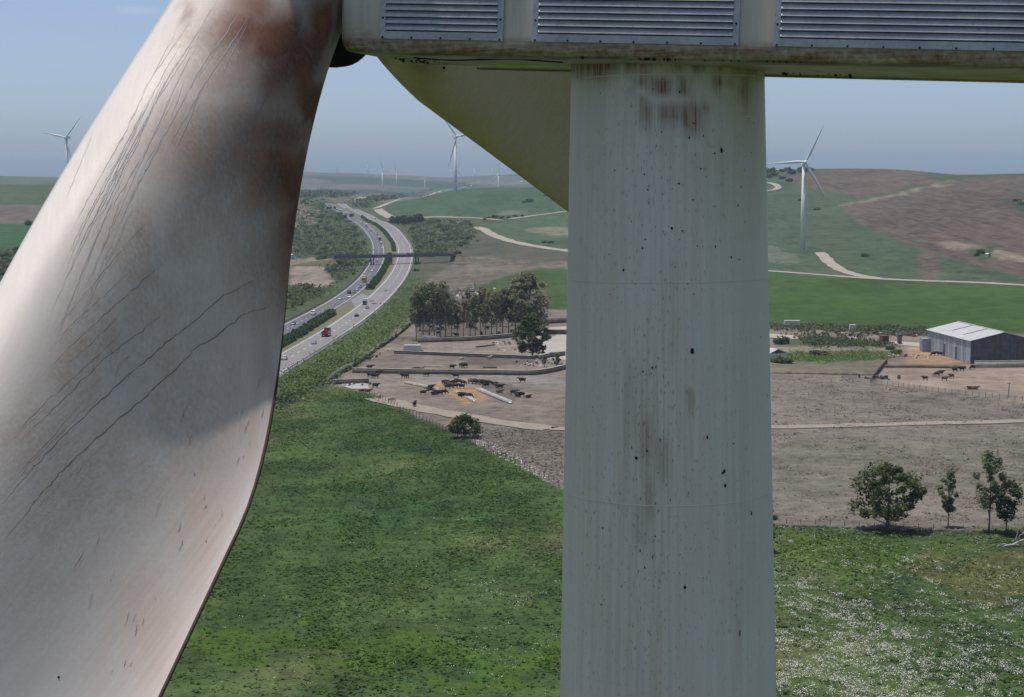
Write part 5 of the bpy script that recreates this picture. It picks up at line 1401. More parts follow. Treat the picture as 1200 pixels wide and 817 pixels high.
def flowers(name, poly, n, lab, seed, dens, size=.11):
    rng = np.random.default_rng(seed)
    gp = gpoly(poly, 3); gx = [p[0] for p in gp]; gy = [p[1] for p in gp]
    x = rng.uniform(min(gx), max(gx), n * 12); y = rng.uniform(min(gy), max(gy), n * 12)
    m = inpoly(x, y, gp) & (rng.random(len(x)) < dens(x, y))
    x, y = x[m][:n], y[m][:n]
    x = np.repeat(x, 4) + rng.normal(size=len(x) * 4) * .22; y = np.repeat(y, 4) + rng.normal(size=len(y) * 4) * .4
    C = np.stack([x, y, elev(x, y) + .16 + .16 * rng.random(len(x))], -1)
    P, q = leaf_quads(C, size, rng, 2.0, 1.1)
    return tag(link(name, mesh_np(name, P, q, mats=[M_flower])), lab, 'flowers', kind='stuff')
def fl_r(x, y):
    pxx, rw, _ = project(np.stack([x, y, elev(x, y)], -1))
    return .03 + sstep(.47, .66, fbm(x / 1.3, y / 2.2, 91, 4) + .10 * sstep(690, 760, rw) - .14 * sstep(700, 640, rw) - .10 * sstep(.5, .7, fbm(x / 16, y / 22, 93, 2))) ** 1.3
flowers('white_flowers', MEADOW_R, 9000, 'drifts of small white flowers in the meadow right of the tower', 411, fl_r)
def fl_l(x, y): return .9 * sstep(.60, .75, fbm(x / 4, y / 7, 95, 3)) * sstep(18, 8, np.abs(x - 4)) * sstep(330, 250, y) + .02
flowers('white_flowers', [(230, 740), (470, 600), (660, 590), (660, 830), (230, 830)], 900, 'scattered white flowers in the meadow left of the tower', 412, fl_l)
flowers('white_flowers', [(555, 516), (580, 521), (612, 538), (650, 566), (640, 566), (600, 545), (560, 525)], 260, 'line of white flowers along the border fence', 413, lambda x, y: np.full_like(x, .5), .2)

# ------------------------------------------------------------------ far wind turbines
M_white = simple('turbine_white', (.72, .73, .74), .45, var=.05)
def turbine_proto(rot, seed_name):
    root = empty('wind_turbine')
    mb = MB(); mb.tube([(0, 0, -2), (0, 0, 30), (0, 0, 66)], [2.1, 1.7, 1.15], 16); mb.build('tower', M_white, root, True)
    mb = MB(); mb.box((-1.5, -2.2, 66.0), (1.5, 6.2, 69.2), taper=.12); mb.build('nacelle', M_white, root)
    mb = MB(); mb.ball((0, -3.0, 67.6), (1.4, 1.9, 1.4), seg=12, rings=8); mb.build('hub', M_white, root, True)
    for k in range(3):
        a = rot + k * 2 * math.pi / 3; d = Vector((math.sin(a), 0, math.cos(a))); t = Vector((math.cos(a), 0, -math.sin(a)))
        secs = []
        for s, c, th_ in ((.8, 1.1, 1.0), (2.5, 1.2, 1.0), (6, 2.4, .6), (14, 1.7, .32), (24, 1.0, .18), (31, .55, .10), (33, .15, .04)):
            p = Vector((0, -3.0, 67.6)) + d * s
            w_ = t * (c / 2); n_ = Vector((0, 1, 0)) * (th_ / 2)
            secs.append([p - w_ * .7, p - w_ * .2 - n_, p + w_ * .7 - n_ * .4, p + w_ * 1.3, p + w_ * .7 + n_ * .4, p - w_ * .2 + n_])
        mb = MB(); k_ = 6
        mb.v = [tuple(q) for sct in secs for q in sct]
        for i in range(len(secs) - 1):
            for j in range(k_):
                mb.f.append((i * k_ + j, i * k_ + (j + 1) % k_, (i + 1) * k_ + (j + 1) % k_, (i + 1) * k_ + j)); mb.m.append(0)
        mb.f.append(tuple(range(k_))[::-1]); mb.m.append(0); mb.f.append(tuple(range(len(mb.v) - k_, len(mb.v)))); mb.m.append(0)
        mb.build('blade', M_white, root, True)
    return root
FT = [  # hub column, hub row, distance, rotor angle, yaw, label
    (942, 190, 1425, 27, 12, 'tall white turbine standing alone on the green slope right of the tower'),
    (78, 161.5, 2640, 42, -20, 'white turbine rising behind the edge of the big white blade'),
    (533.5, 160, 2590, -42, 35, 'white turbine on the ridge at the top of the looping track'),
    (535, 199, 4700, 20, 30, 'distant turbine partly hidden behind the ridge turbine'),
    (448, 199, 6000, -15, 25, 'distant turbine above the motorway bend, taller of the valley pair'),
    (464.5, 200.5, 6900, -28, 30, 'distant turbine above the motorway bend, smaller of the valley pair'),
    (498, 209, 6500, 25, 20, 'far turbine with only its blades above the ridge scrub'),
    (584, 204, 5600, 0, 40, 'far turbine behind the green ridge beside the angled blade'),
    (358, 190, 8500, 10, 70, 'faint tower on the hazy hill next to the blade edge'),
    (395, 190, 8500, 35, 75, 'faint tower on the crest of the hazy hill'),
    (431, 192, 8500, 50, 70, 'faint tower at the right end of the hazy hill'),
    (556, 196, 7600, 15, 70, 'faint turbine in the haze between the ridge turbine and angled blade'),
    (577, 195, 7600, 40, 65, 'faint turbine in the haze close to the angled blade'),
]
for (px, row, dist, rot, yaw, lab) in FT:
    d_ = ray_dir(px, row); hlen = math.hypot(d_[0], d_[1])
    x, y = d_[0] / hlen * dist, d_[1] / hlen * dist
    zh = CAM_H + d_[2] / hlen * dist
    r_ = turbine_proto(R(rot), '')
    zg = elev1(x, y); hh = zh - zg
    sc = max(.55, min(1.6, hh / 67.6))
    if lab != FT[0][5] and dist < 7000: sc *= 1.2
    r_.location = (x, y, zh - 67.6 * sc); r_.scale = (sc,) * 3 if abs(sc - 1) < .6 else (1, 1, 1)
    r_.rotation_euler.z = R(yaw)
    tag(r_, lab, 'wind turbine', 'wind turbines across the valley')

# ------------------------------------------------------------------ overpass and road furniture
M_bridge = simple('bridge_concrete', (.12, .115, .125), .9, var=.2, scale=.4)
M_rail = simple('bridge_rail', (.10, .095, .105), .7, var=.2)
bA, bB = ground(398, 311.5), ground(523, 307)
ang = math.atan2(bB.y - bA.y, bB.x - bA.x); Lb = (bB - bA).length
br = empty('overpass', (bA.x, bA.y, 0), ang)
tag(br, 'dark concrete overpass with railings crossing the motorway', 'bridge')
zd = 7.6
mb = MB(); mb.box((-6, -3.6, zd - 1.25), (Lb + 6, 3.6, zd)); mb.build('deck', M_bridge, br)
for sgn in (-1, 1):
    mb = MB(); mb.box((-6, sgn * 3.5 - .15, zd + .004), (Lb + 6, sgn * 3.5 + .15, zd + .5)); mb.build('kerb', M_bridge, br)
    mb = MB()
    for zz_ in (.8, 1.15, 1.5): mb.box((-6, sgn * 3.5 - .05, zd + zz_), (Lb + 6, sgn * 3.5 + .05, zd + zz_ + .08))
    for i in range(int(Lb / 2.2) + 6): mb.box((-6 + i * 2.2, sgn * 3.5 - .08, zd + .5), (-5.8 + i * 2.2, sgn * 3.5 + .08, zd + 1.6))
    tag(mb.build('railing', M_rail, br), kind='stuff')
for fx in (.30, .47, .72):
    for sgn in (-1, 1):
        mb = MB(); mb.tube([(Lb * fx, sgn * 2.2, -1), (Lb * fx, sgn * 2.2, zd - 1.2)], .5, 12); mb.build('pier', M_bridge, br, True)
for s0, s1 in ((-16, -6), (Lb + 6, Lb + 16)):
    sg = -1 if s0 < 0 else 1; e0 = s1 if sg < 0 else s0
    v = [(e0, -3.7, zd - 1.3), (e0, 3.7, zd - 1.3), (e0 + sg * 34, 3.7, zd - 5.5), (e0 + sg * 34, -3.7, zd - 5.5), (e0 - sg * 4, -13, -2), (e0 - sg * 4, 13, -2), (e0 + sg * 42, 13, -2), (e0 + sg * 42, -13, -2)]
    mb = MB(); mb.add(v, [(0, 1, 2, 3), (0, 4, 5, 1), (1, 5, 6, 2), (2, 6, 7, 3), (3, 7, 4, 0)]); mb.build('approach_bank', M_median, br)

def guardrail(Q, off, i0, i1, lab, mat, h=.75, thick=.10):
    N_, T_ = normals(Q)
    P = (Q + N_ * off)[i0:i1]
    z = elev(P[:, 0], P[:, 1]) + .3
    g = empty('guardrail', (P[0][0], P[0][1], z[0]))
    tag(g, lab, 'guardrail')
    O = np.array([P[0][0], P[0][1], z[0]])
    W = np.concatenate([P, z[:, None]], 1) - O
    n = len(W); v = []
    for dx, dz in ((-thick / 2, h - .32), (thick / 2, h - .32), (thick / 2, h), (-thick / 2, h)):
        q = W.copy(); q[:, :2] += N_[i0:i1] * dx; q[:, 2] += dz; v.append(q)
    qs = []
    for j in range(4):
        a = np.arange(n - 1) + j * n; b = np.arange(n - 1) + ((j + 1) % 4) * n
        qs.append(np.stack([a, b, b + 1, a + 1], -1))
    link('rail', mesh_np('rail', np.concatenate(v), np.concatenate(qs), mats=[mat]), g)
    seg = np.concatenate([[0], np.cumsum(np.hypot(*np.diff(P, axis=0).T))])
    mb = MB()
    for t in np.arange(0, seg[-1], 4.0):
        c = [np.interp(t, seg, W[:, k]) for k in range(3)]
        mb.box((c[0] - .07, c[1] - .07, c[2] - .4), (c[0] + .07, c[1] + .07, c[2] + h - .05))
    tag(mb.build('posts', mat, g), kind='stuff')
M_par = simple('weathered_parapet', (.33, .32, .30), .8, var=.25, scale=.5)
guardrail(QR, WR + .5, 4, 150, 'pale guardrail along the outer edge of the near carriageway', M_par, 1.0, .2)
guardrail(QR, -WR - .4, 150, 240, 'steel guardrail beside the far pale carriageway', M_steel)
guardrail(QL, -WL - .5, 4, 140, 'dark steel guardrail on the outer edge of the dark carriageway', M_rail, .9, .15)

# ------------------------------------------------------------------ vehicles
M_glass = simple('car_glass', (.02, .025, .03), .15, var=.1, spec=.6)
M_tyre = simple('tyre_rubber', (.018, .018, .018), .9)
M_lamp = simple('lamp_lens', (.6, .58, .52), .3)
M_tail = simple('tail_lens', (.35, .03, .02), .4)
paints = {}
def paint(nm, c):
    if nm not in paints: paints[nm] = simple('paint_' + nm, c, .3, 0, .04, spec=.6)
    return paints[nm]
COL = {'white': (.72, .72, .71), 'silver': (.42, .43, .45), 'black': (.022, .022, .025), 'dark grey': (.06, .06, .07), 'blue': (.05, .09, .2), 'red': (.38, .05, .045), 'yellow': (.55, .38, .06), 'grey': (.22, .22, .23), 'dark blue': (.03, .04, .08)}
def prism(mb, prof, w0, w1=None, m=0, ztaper=None):
    """side profile (y, z) extruded across x; upper points narrowed by w1"""
    zs = [p[1] for p in prof]; z0, z1 = min(zs), max(zs); n = len(prof); v = []
    for sgn in (-1, 1):
        for (y, z) in prof:
            f = (z - z0) / (z1 - z0 + 1e-9); w_ = w0 + ((w1 if w1 is not None else w0) - w0) * f
            v.append((sgn * w_ / 2, y, z))
    mb.add(v, [tuple(range(n))[::-1], tuple(range(n, 2 * n))] + [(i, (i + 1) % n, n + (i + 1) % n, n + i) for i in range(n)], m)
wheel_me = {}
def wheels(root, ys, xh, r):
    key = (r,)
    if key not in wheel_me:
        mb = MB(); mb.tube([(-.11, 0, 0), (.11, 0, 0)], r, 14, 0); mb.tube([(-.115, 0, 0), (.115, 0, 0)], r * .55, 10, 1)
        wheel_me[key] = mb.mesh('wheel', [M_tyre, M_steel])
    for y in ys:
        for sgn in (-1, 1): link('wheel', wheel_me[key], root, (sgn * xh, y, r))
def car_parts(root, colr, kind='car'):
    p = paint(colr, COL[colr])
    if kind == 'van':
        mb = MB(); prism(mb, [(-2.4, .35), (2.4, .35), (2.4, 1.05), (1.75, 1.25), (1.25, 2.0), (-2.35, 2.05), (-2.4, .9)], 1.9, 1.7); mb.build('body', p, root)
        mb = MB(); prism(mb, [(1.80, 1.28), (1.32, 1.92), (.55, 1.92), (.55, 1.28)], 1.80, 1.735); mb.build('windows', M_glass, root)
        wheels(root, (-1.5, 1.55), .86, .34)
    else:
        mb = MB(); prism(mb, [(-2.1, .32), (2.1, .30), (2.12, .62), (1.95, .80), (1.0, .92), (-1.75, .95), (-2.12, .85)], 1.78, 1.66); mb.build('body', p, root)
        mb = MB(); prism(mb, [(1.02, .90), (.35, 1.34), (-1.25, 1.38), (-1.85, .93)], 1.62, 1.30); mb.build('windows', M_glass, root)
        mb = MB(); prism(mb, [(.30, 1.36), (-1.2, 1.40), (-1.18, 1.45), (.28, 1.42)], 1.32, 1.26); mb.build('roof', p, root)
        wheels(root, (-1.28, 1.32), .80, .31)
    yf, yb = (2.40, -2.41) if kind == 'van' else (2.08, -2.12)
    for sgn in (-1, 1):
        mb = MB(); mb.box((sgn * .62 - .18, yf - .02, .62), (sgn * .62 + .18, yf + .05, .76)); mb.build('headlight', M_lamp, root)
        mb = MB(); mb.box((sgn * .66 - .14, yb - .03, .68), (sgn * .66 + .14, yb + .02, .84)); mb.build('tail_light', M_tail, root)
def truck_parts(root, kind, c_cab, c_box):
    pc, pb = paint(c_cab, COL[c_cab]), paint(c_box, COL[c_box])
    mb = MB(); prism(mb, [(3.0, .55), (5.2, .55), (5.25, 1.6), (5.0, 2.9), (4.2, 3.1), (3.0, 3.1)], 2.45, 2.3); mb.build('cab', pc, root)
    mb = MB(); prism(mb, [(5.245, 1.72), (5.04, 2.72), (5.10, 2.72), (5.30, 1.72)], 2.2, 2.05); mb.build('windscreen', M_glass, root)
    mb = MB(); mb.box((-1.1, -5.2, .75), (1.1, 3.0, 1.05)); mb.build('chassis', M_tyre, root)
    if kind == 'box':
        mb = MB(); mb.box((-1.27, -5.3, 1.06), (1.27, 2.8, 3.8)); mb.build('cargo_box', pb, root)
    else:
        mb = MB(); mb.box((-1.3, -5.4, 1.06), (1.3, 2.8, 1.35)); mb.build('bed_floor', pb, root)
        for sgn in (-1, 1):
            mb = MB(); mb.box((sgn * 1.26 - .05, -5.4, 1.354), (sgn * 1.26 + .05, 2.8, 2.15)); mb.build('side_board', pb, root)
        mb = MB(); mb.box((-1.2, -5.42, 1.354), (1.2, -5.32, 2.15)); mb.build('tailboard', pb, root)
        mb = MB(); mb.box((-1.2, 2.7, 1.354), (1.2, 2.8, 2.6)); mb.build('headboard', pb, root)
    wheels(root, (-4.2, -2.9, 4.1), 1.05, .5)
def on_road(px, row, which):
    g = ground(px, row); Q = QR if which == 'R' else QL; W = WR if which == 'R' else WL
    i = int(np.argmin(np.hypot(Q[:, 0] - g.x, Q[:, 1] - g.y))); N_, T_ = normals(Q)
    off = float(np.dot([g.x - Q[i, 0], g.y - Q[i, 1]], N_[i])); off = max(-W + 2.0, min(W - 2.0, off))
    p = Q[i] + N_[i] * off
    return p[0], p[1], elev1(p[0], p[1]) + .345, math.atan2(-T_[i, 0], T_[i, 1])
VEH = [
    (333, 423, 'R', 'car', 'white', None, 'white car alone on the near carriageway close to the white blade', 1),
    (368, 404, 'R', 'car', 'white', None, 'white car following the red flatbed truck', 1),
    (383, 394.5, 'R', 'flat', 'dark grey', 'red', 'red flatbed truck with dark cab on the pale carriageway', 1),
    (418, 372, 'R', 'car', 'black', None, 'black car between the red truck and the median gap', 1),
    (431, 362, 'R', 'car', 'silver', None, 'silver car beside the crossover gap on the pale carriageway', 1),
    (427.5, 358, 'R', 'van', 'dark grey', None, 'dark van stopped at the crossover gap', 1),
    (422, 355, 'R', 'van', 'white', None, 'white van standing in the crossover gap', 1),
    (411, 350, 'L', 'car', 'white', None, 'white car at the median gap on the dark carriageway', -1),
    (409.5, 345, 'L', 'van', 'black', None, 'black van behind the white car at the median gap', -1),
    (418, 341, 'L', 'car', 'silver', None, 'silver car in front of the yellow truck', -1),
    (422, 338, 'L', 'car', 'dark grey', None, 'dark grey car just ahead of the yellow truck', -1),
    (427, 331, 'L', 'box', 'yellow', 'yellow', 'yellow box truck on the dark carriageway', -1),
    (448, 291.5, 'L', 'car', 'white', None, 'white car about to pass under the overpass', -1),
    (447.5, 287, 'L', 'car', 'black', None, 'black car following the white car towards the overpass', -1),
    (446.7, 282, 'L', 'box', 'dark grey', 'white', 'white box truck beyond the overpass', -1),
    (444, 277, 'L', 'van', 'black', None, 'black van behind the white box truck', -1),
    (438.7, 272.5, 'L', 'car', 'white', None, 'white car behind the black van beyond the overpass', -1),
    (434, 271.3, 'L', 'car', 'dark blue', None, 'dark blue car in the left lane beyond the overpass', -1),
    (414, 254, 'L', 'box', 'black', 'dark grey', 'dark truck at the head of the far traffic queue', -1),
    (410.5, 254.3, 'L', 'box', 'black', 'black', 'black truck in the far traffic queue', -1),
    (406, 252.3, 'L', 'box', 'white', 'white', 'white truck behind the black truck in the far queue', -1),
    (402.5, 251, 'L', 'van', 'white', None, 'white van in the middle of the far queue', -1),
    (396.5, 248, 'L', 'car', 'silver', None, 'silver car near the end of the far queue', -1),
    (392, 245.5, 'L', 'box', 'dark grey', 'dark grey', 'grey truck near the end of the far queue', -1),
    (388.5, 243.3, 'L', 'car', 'white', None, 'white car next to last in the far queue', -1),
    (386.8, 241.5, 'L', 'van', 'white', None, 'white van at the very end of the far queue', -1),
    (400, 250, 'L', 'car', 'black', None, 'black car beside the white van of the far queue', -1),
    (398.5, 248.8, 'L', 'box', 'white', 'white', 'white truck between silver car and black car of the far queue', -1),
    (394, 246.3, 'L', 'car', 'dark blue', None, 'dark blue car ahead of the last grey truck', -1),
    (390, 244.2, 'L', 'van', 'white', None, 'white van following the last grey truck', -1),
    (404, 251.8, 'L', 'car', 'dark grey', None, 'dark grey car tucked behind the white truck', -1),
    (417, 256.3, 'L', 'car', 'silver', None, 'silver car just clear of the far queue', -1),
    (425, 262.5, 'L', 'car', 'black', None, 'black car driving between the far queue and the overpass', -1),
    (442, 276, 'L', 'car', 'silver', None, 'silver car alongside the black van beyond the overpass', -1),
    (414.5, 344.3, 'L', 'car', 'dark blue', None, 'dark blue car between the median gap and the silver car', -1),
    (345, 381, 'L', 'car', 'dark grey', None, 'dark grey car beside the long median hedge', -1),
    (366, 370.5, 'L', 'van', 'white', None, 'white van passing the end of the long median hedge', -1),
    (398, 352.5, 'L', 'car', 'silver', None, 'silver car approaching from the median gap on the dark carriageway', -1),
    (436, 318.5, 'L', 'car', 'white', None, 'white car behind the yellow truck', -1),
    (441.5, 308, 'L', 'car', 'black', None, 'black car in the shadow below the overpass', -1),
    (452, 341.5, 'R', 'car', 'white', None, 'white car beyond the road barriers on the pale carriageway', 1),
    (441, 278.3, 'L', 'van', 'white', None, 'white van overtaking the white box truck', -1),
    (429, 266, 'L', 'box', 'white', 'white', 'white truck alone between the far queue and the overpass', -1),
    (440, 257.5, 'R', 'car', 'grey', None, 'grey car alone on the far pale carriageway', 1),
]
for (px, row, wh, kind, c1, c2, lab, dr) in VEH:
    x, y, z, rz = on_road(px, row, wh)
    nm = {'car': 'car', 'van': 'van', 'box': 'box_truck', 'flat': 'flatbed_truck'}[kind]
    o = empty(nm, (x, y, z), rz + (math.pi if dr < 0 else 0))
    if kind in ('car', 'van'): car_parts(o, c1, kind)
    else: truck_parts(o, kind, c1, c2)
    tag(o, lab, 'truck' if kind in ('box', 'flat') else kind, 'motorway traffic')
# works barriers by the crossover
for (px, row, lab) in [(436, 355.5, 'red and white road barrier by the crossover gap'), (438.5, 358.5, 'red and white road barrier at the carriageway edge')]:
    g = ground(px, row); o = empty('road_barrier', (g.x, g.y, elev1(g.x, g.y) + .35), .5)
    mb = MB(); mb.box((-1.4, -.05, .6), (1.4, .05, 1.0)); mb.build('board', paint('red', COL['red']), o)
    for s_ in (-1, 1):
        mb = MB(); mb.box((s_ * 1.1 - .06, -.25, 0), (s_ * 1.1 + .06, .25, 1.05), taper=.5); mb.build('leg', M_lamp, o)
    tag(o, lab, 'barrier')

# ------------------------------------------------------------------ farm
M_sheet = simple('grey_blue_sheeting', (.30, .34, .39), .6, .2, .25, 1.2)
M_sheet_l = simple('pale_sheeting', (.44, .46, .48), .6, .2, .2, 1.2)
M_roof = simple('pale_roof_sheet', (.50, .50, .50), .55, .1, .1, .3)
M_gable = simple('gable_shade_dark_parts', (.10, .10, .115), .85, 0, .35, .8)  # gable's shaded side put into the colour; also plain dark doors, tank and tubs
M_wood = simple('weathered_wood', (.11, .09, .075), .95, 0, .35, 1.5)
M_wall = simple('farm_wall', (.13, .12, .108), .95, 0, .3, .4)
M_cap = simple('pale_coping', (.40, .37, .33), .9, 0, .2, .5)
M_whitew = simple('whitewash', (.60, .58, .54), .9, 0, .15, .5)
M_rustj = simple('rusty_scrap', (.16, .075, .045), .9, .1, .4, 1.5)
bc = ground(1137, 426.3)
barn = empty('barn', (bc.x, bc.y, elev1(bc.x, bc.y) - .1), R(5.0))
tag(barn, 'long metal barn with pale roof and shade-toned gable end', 'barn')
BW, BL, BE, BR = 23.0, 48.0, 8.0, 10.8
def wall_sheets(nm, p0, p1, zt_fn, n, mats, normal):
    """corrugated wall: sheets side by side, each slightly proud or set back"""
    rnd = random.Random(nm); p0, p1 = Vector(p0), Vector(p1)
    mbs = [MB() for _ in mats]
    for i in range(n):
        a, b = p0.lerp(p1, i / n), p0.lerp(p1, (i + .94) / n)
        k = rnd.randrange(len(mats)); o = Vector(normal) * rnd.uniform(.0, .08)
        za, zb = zt_fn(i / n), zt_fn((i + .94) / n); z0 = rnd.choice([0, 0, 0, .25])
        th_ = Vector(normal) * -.12
        vs = [(a + o).to_tuple()[:2] + (z0,), (b + o).to_tuple()[:2] + (z0,), (b + o).to_tuple()[:2] + (zb,), (a + o).to_tuple()[:2] + (za,)]
        vs += [((a + o + th_).x, (a + o + th_).y, z0), ((b + o + th_).x, (b + o + th_).y, z0), ((b + o + th_).x, (b + o + th_).y, zb), ((a + o + th_).x, (a + o + th_).y, za)]
        mbs[k].add(vs, [(0, 1, 2, 3), (7, 6, 5, 4), (0, 4, 5, 1), (1, 5, 6, 2), (2, 6, 7, 3), (3, 7, 4, 0)])
    for mb_, m_ in zip(mbs, mats):
        if mb_.v: tag(mb_.build(nm, m_, barn), kind='stuff')
wall_sheets('side_wall', (0, 0), (0, BL), lambda t: BE - .05, 34, [M_sheet, M_sheet_l, M_sheet], (-1, 0)) if False else None
wall_sheets('side_wall', (0, 0, 0), (0, BL, 0), lambda t: BE - .05, 34, [M_sheet, M_sheet_l, M_sheet], (-1, 0, 0))
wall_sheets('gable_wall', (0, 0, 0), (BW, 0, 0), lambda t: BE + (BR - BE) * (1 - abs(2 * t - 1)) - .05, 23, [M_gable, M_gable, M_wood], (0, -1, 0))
wall_sheets('far_wall', (BW, 0, 0), (BW, BL, 0), lambda t: BE - .05, 30, [M_sheet], (1, 0, 0))
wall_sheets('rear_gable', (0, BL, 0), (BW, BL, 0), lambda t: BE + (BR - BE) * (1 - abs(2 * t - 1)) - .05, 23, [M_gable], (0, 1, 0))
for sgn, nm in ((0, 'roof_slope'), (1, 'roof_slope')):
    mb = MB(); n = 30; xa = -.5 if sgn == 0 else BW + .5
    ez = BE - .10
    for i in range(n):
        y0, y1 = -.4 + (BL + .8) * i / n, -.4 + (BL + .8) * (i + .97) / n; dz = .05 * (i % 2)
        v = [(xa, y0, ez + dz), (xa, y1, ez + dz), (BW / 2, y1, BR + dz), (BW / 2, y0, BR + dz)]
        v += [(p[0], p[1], p[2] - .07) for p in v]
        mb.add(v, [(0, 1, 2, 3) if sgn else (3, 2, 1, 0), (4, 7, 6, 5), (0, 4, 5, 1), (1, 5, 6, 2), (2, 6, 7, 3), (3, 7, 4, 0)])
    rf = mb.build(nm, M_roof, barn)
    if sgn == 0:
        for (ya, yb, f0, f1) in ((15.0, 15.9, .25, .95), (30.5, 31.4, .35, .95)):
            v = []
            for dz in (.14, .09):
                for f, y in ((f0, ya), (f0, yb), (f1, yb), (f1, ya)):
                    v.append((-.5 + (BW / 2 + .5) * f, y, ez + (BR - ez) * f + dz))
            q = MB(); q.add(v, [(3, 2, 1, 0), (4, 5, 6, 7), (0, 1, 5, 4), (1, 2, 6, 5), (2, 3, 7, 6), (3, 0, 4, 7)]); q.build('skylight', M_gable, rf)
mb = MB(); mb.box((BW / 2 - .3, -.45, BR + .02), (BW / 2 + .3, BL + .45, BR + .16)); mb.build('ridge_cap', M_roof, barn)
for y in (14.0, 27.0):
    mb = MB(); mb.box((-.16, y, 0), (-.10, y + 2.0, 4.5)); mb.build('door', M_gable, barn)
mb = MB(); mb.box((-3.0, 44, 0), (-.3, 47.5, 5.0)); mb.build('lean_to', M_sheet, barn)

def fwall(pts, h, th_, lab, name='paddock_wall', mat=M_wall, cap=M_cap, jag=.0, cat='wall', n=40):
    """low masonry wall draped along survey points, with coping"""
    Q = smooth_path([ground(*p) for p in pts], n, 1.0); N_, _ = normals(Q)
    z = elev(Q[:, 0], Q[:, 1]); O = np.array([Q[0, 0], Q[0, 1], z[0]])
    w_ = empty(name, O); tag(w_, lab, cat)
    rnd = np.random.default_rng(int(abs(pts[0][0]) * 7))
    def run(nm, dz0, dz1, hw, m):
        v = []; jj_ = rnd.normal(size=len(Q)) * jag
        for o, dz, j_ in ((-hw, dz0, 0), (hw, dz0, 0), (hw, dz1, 1), (-hw, dz1, 1)):
            P = Q + N_ * o; v.append(np.stack([P[:, 0] - O[0], P[:, 1] - O[1], z - O[2] + dz + jj_ * j_], -1))
        n_ = len(Q); q = []
        for j in range(4):
            a = np.arange(n_ - 1) + j * n_; b = np.arange(n_ - 1) + ((j + 1) % 4) * n_
            q.append(np.stack([a, b, b + 1, a + 1], -1))
        q.append(np.array([[0, 3 * n_, 2 * n_, n_], [n_ - 1, 2 * n_ - 1, 3 * n_ - 1, 4 * n_ - 1]]))
        link(nm, mesh_np(nm, np.concatenate(v), np.concatenate(q), mats=[m]), w_)
    run('wall_body', -.3, h, th_ / 2, mat)
    if cap: run('coping', h + .003, h + .14, th_ / 2 + .12, cap)
    return w_
fwall([(413, 437), (470, 438), (540, 439), (590, 439.5), (625, 440), (642, 437.5), (662, 433)], 1.5, .7, 'long dark paddock wall with pale coping below the eucalyptus')
fwall([(462, 414.5), (500, 416), (545, 418), (590, 419.5), (627, 421)], 1.1, .5, 'dark paddock wall behind the middle cattle pen')
fwall([(490, 401.5), (515, 401), (545, 400), (580, 397.5), (607, 395)], 1.6, .6, 'dark wall along the foot of the eucalyptus grove')
fwall([(384, 450), (392, 443), (402, 437), (414, 431)], 1.8, .6, 'dark stone wall of the corner pen beside the verge', cap=None, jag=.15)
fwall([(390, 450.5), (405, 450), (420, 449.5), (432, 449)], 1.4, .5, 'short dark wall closing the corner pen')
fwall([(414, 431), (440, 412), (465, 395), (486, 377)], 1.1, .4, 'rough dark hedge bank between the verge and the paddocks', 'hedge_bank', M_hedge, None, .3, 'bank')
fwall([(632, 422), (645, 419), (662, 417)], 1.6, .5, 'dark wall on the near side of the concrete yard')
fwall([(618, 383), (635, 379.5), (662, 378)], 2.2, 3.0, 'dark low shed wall behind the concrete yard', cap=None)
fwall([(1037, 431), (1070, 431), (1100, 431.5), (1132, 432)], 1.0, .5, 'dark wall between the barn yard and the right paddock', cap=None)
fwall([(1142, 431), (1165, 431), (1200, 430.5), (1240, 430)], 2.2, .4, 'pale concrete wall at the foot of the shade-toned gable', mat=M_par)
fwall([(905, 437.5), (950, 438.5), (1000, 439.5), (1024, 440)], .5, .6, 'low earth bank along the top of the dry pasture', cap=None, jag=.15)

def fence(pts, lab, h=1.3, step=3.0, rails=(0.45, .85, 1.2), rail_r=.05, post_r=.08, mat=M_wood, cat='fence', n=80):
    Q = smooth_path([ground(*p) for p in pts], n, 1.0)
    seg = np.concatenate([[0], np.cumsum(np.hypot(*np.diff(Q, axis=0).T))])
    z = elev(Q[:, 0], Q[:, 1]); O = np.array([Q[0, 0], Q[0, 1], z[0]])
    f = empty('fence', O); tag(f, lab, cat)
    rnd = random.Random(int(pts[0][0]))
    mp_, mr = MB(), MB(); last = None
    for t in np.arange(0, seg[-1], step):
        x, y = np.interp(t, seg, Q[:, 0]), np.interp(t, seg, Q[:, 1]); zz_ = elev1(x, y)
        p = Vector((x - O[0], y - O[1], zz_ - O[2])); hh = h * rnd.uniform(.9, 1.1)
        mp_.tube([p - Vector((0, 0, .3)), p + Vector((rnd.uniform(-.05, .05), 0, hh))], post_r, 5)
        if last is not None:
            for r_ in rails: mr.tube([last + Vector((0, 0, r_)), p + Vector((0, 0, r_ + rnd.uniform(-.04, .04)))], rail_r, 4, cap=False)
        last = p
    tag(mp_.build('posts', mat, f), kind='stuff')
    tag(mr.build('rails', mat, f), kind='stuff')
fence([(436, 463), (470, 480), (500, 494), (530, 510), (565, 525), (600, 542), (630, 557), (664, 575)], 'wire fence with wooden posts along the meadow border', 1.3, 3.5, (.4, .8, 1.15), .012, .07)
M_pale_wood = simple('bleached_posts', (.30, .28, .25), .9, 0, .25, 1)
fence([(1020, 449.5), (1048, 453), (1075, 457), (1100, 460), (1130, 463), (1165, 467), (1210, 471)], 'bleached post and rail fence below the right paddock', 1.5, 2.4, (.3, .7, 1.05, 1.4), .07, .11, M_pale_wood)
fence([(1021, 449), (1026, 442), (1034, 432), (1040, 426)], 'dark timber fence at the corner of the right paddock', 1.6, 2.2, (.4, .8, 1.2, 1.5), .08, .12)
fence([(470, 400), (480, 398), (490, 401)], 'short timber fence at the grove corner', 1.5, 2.0)
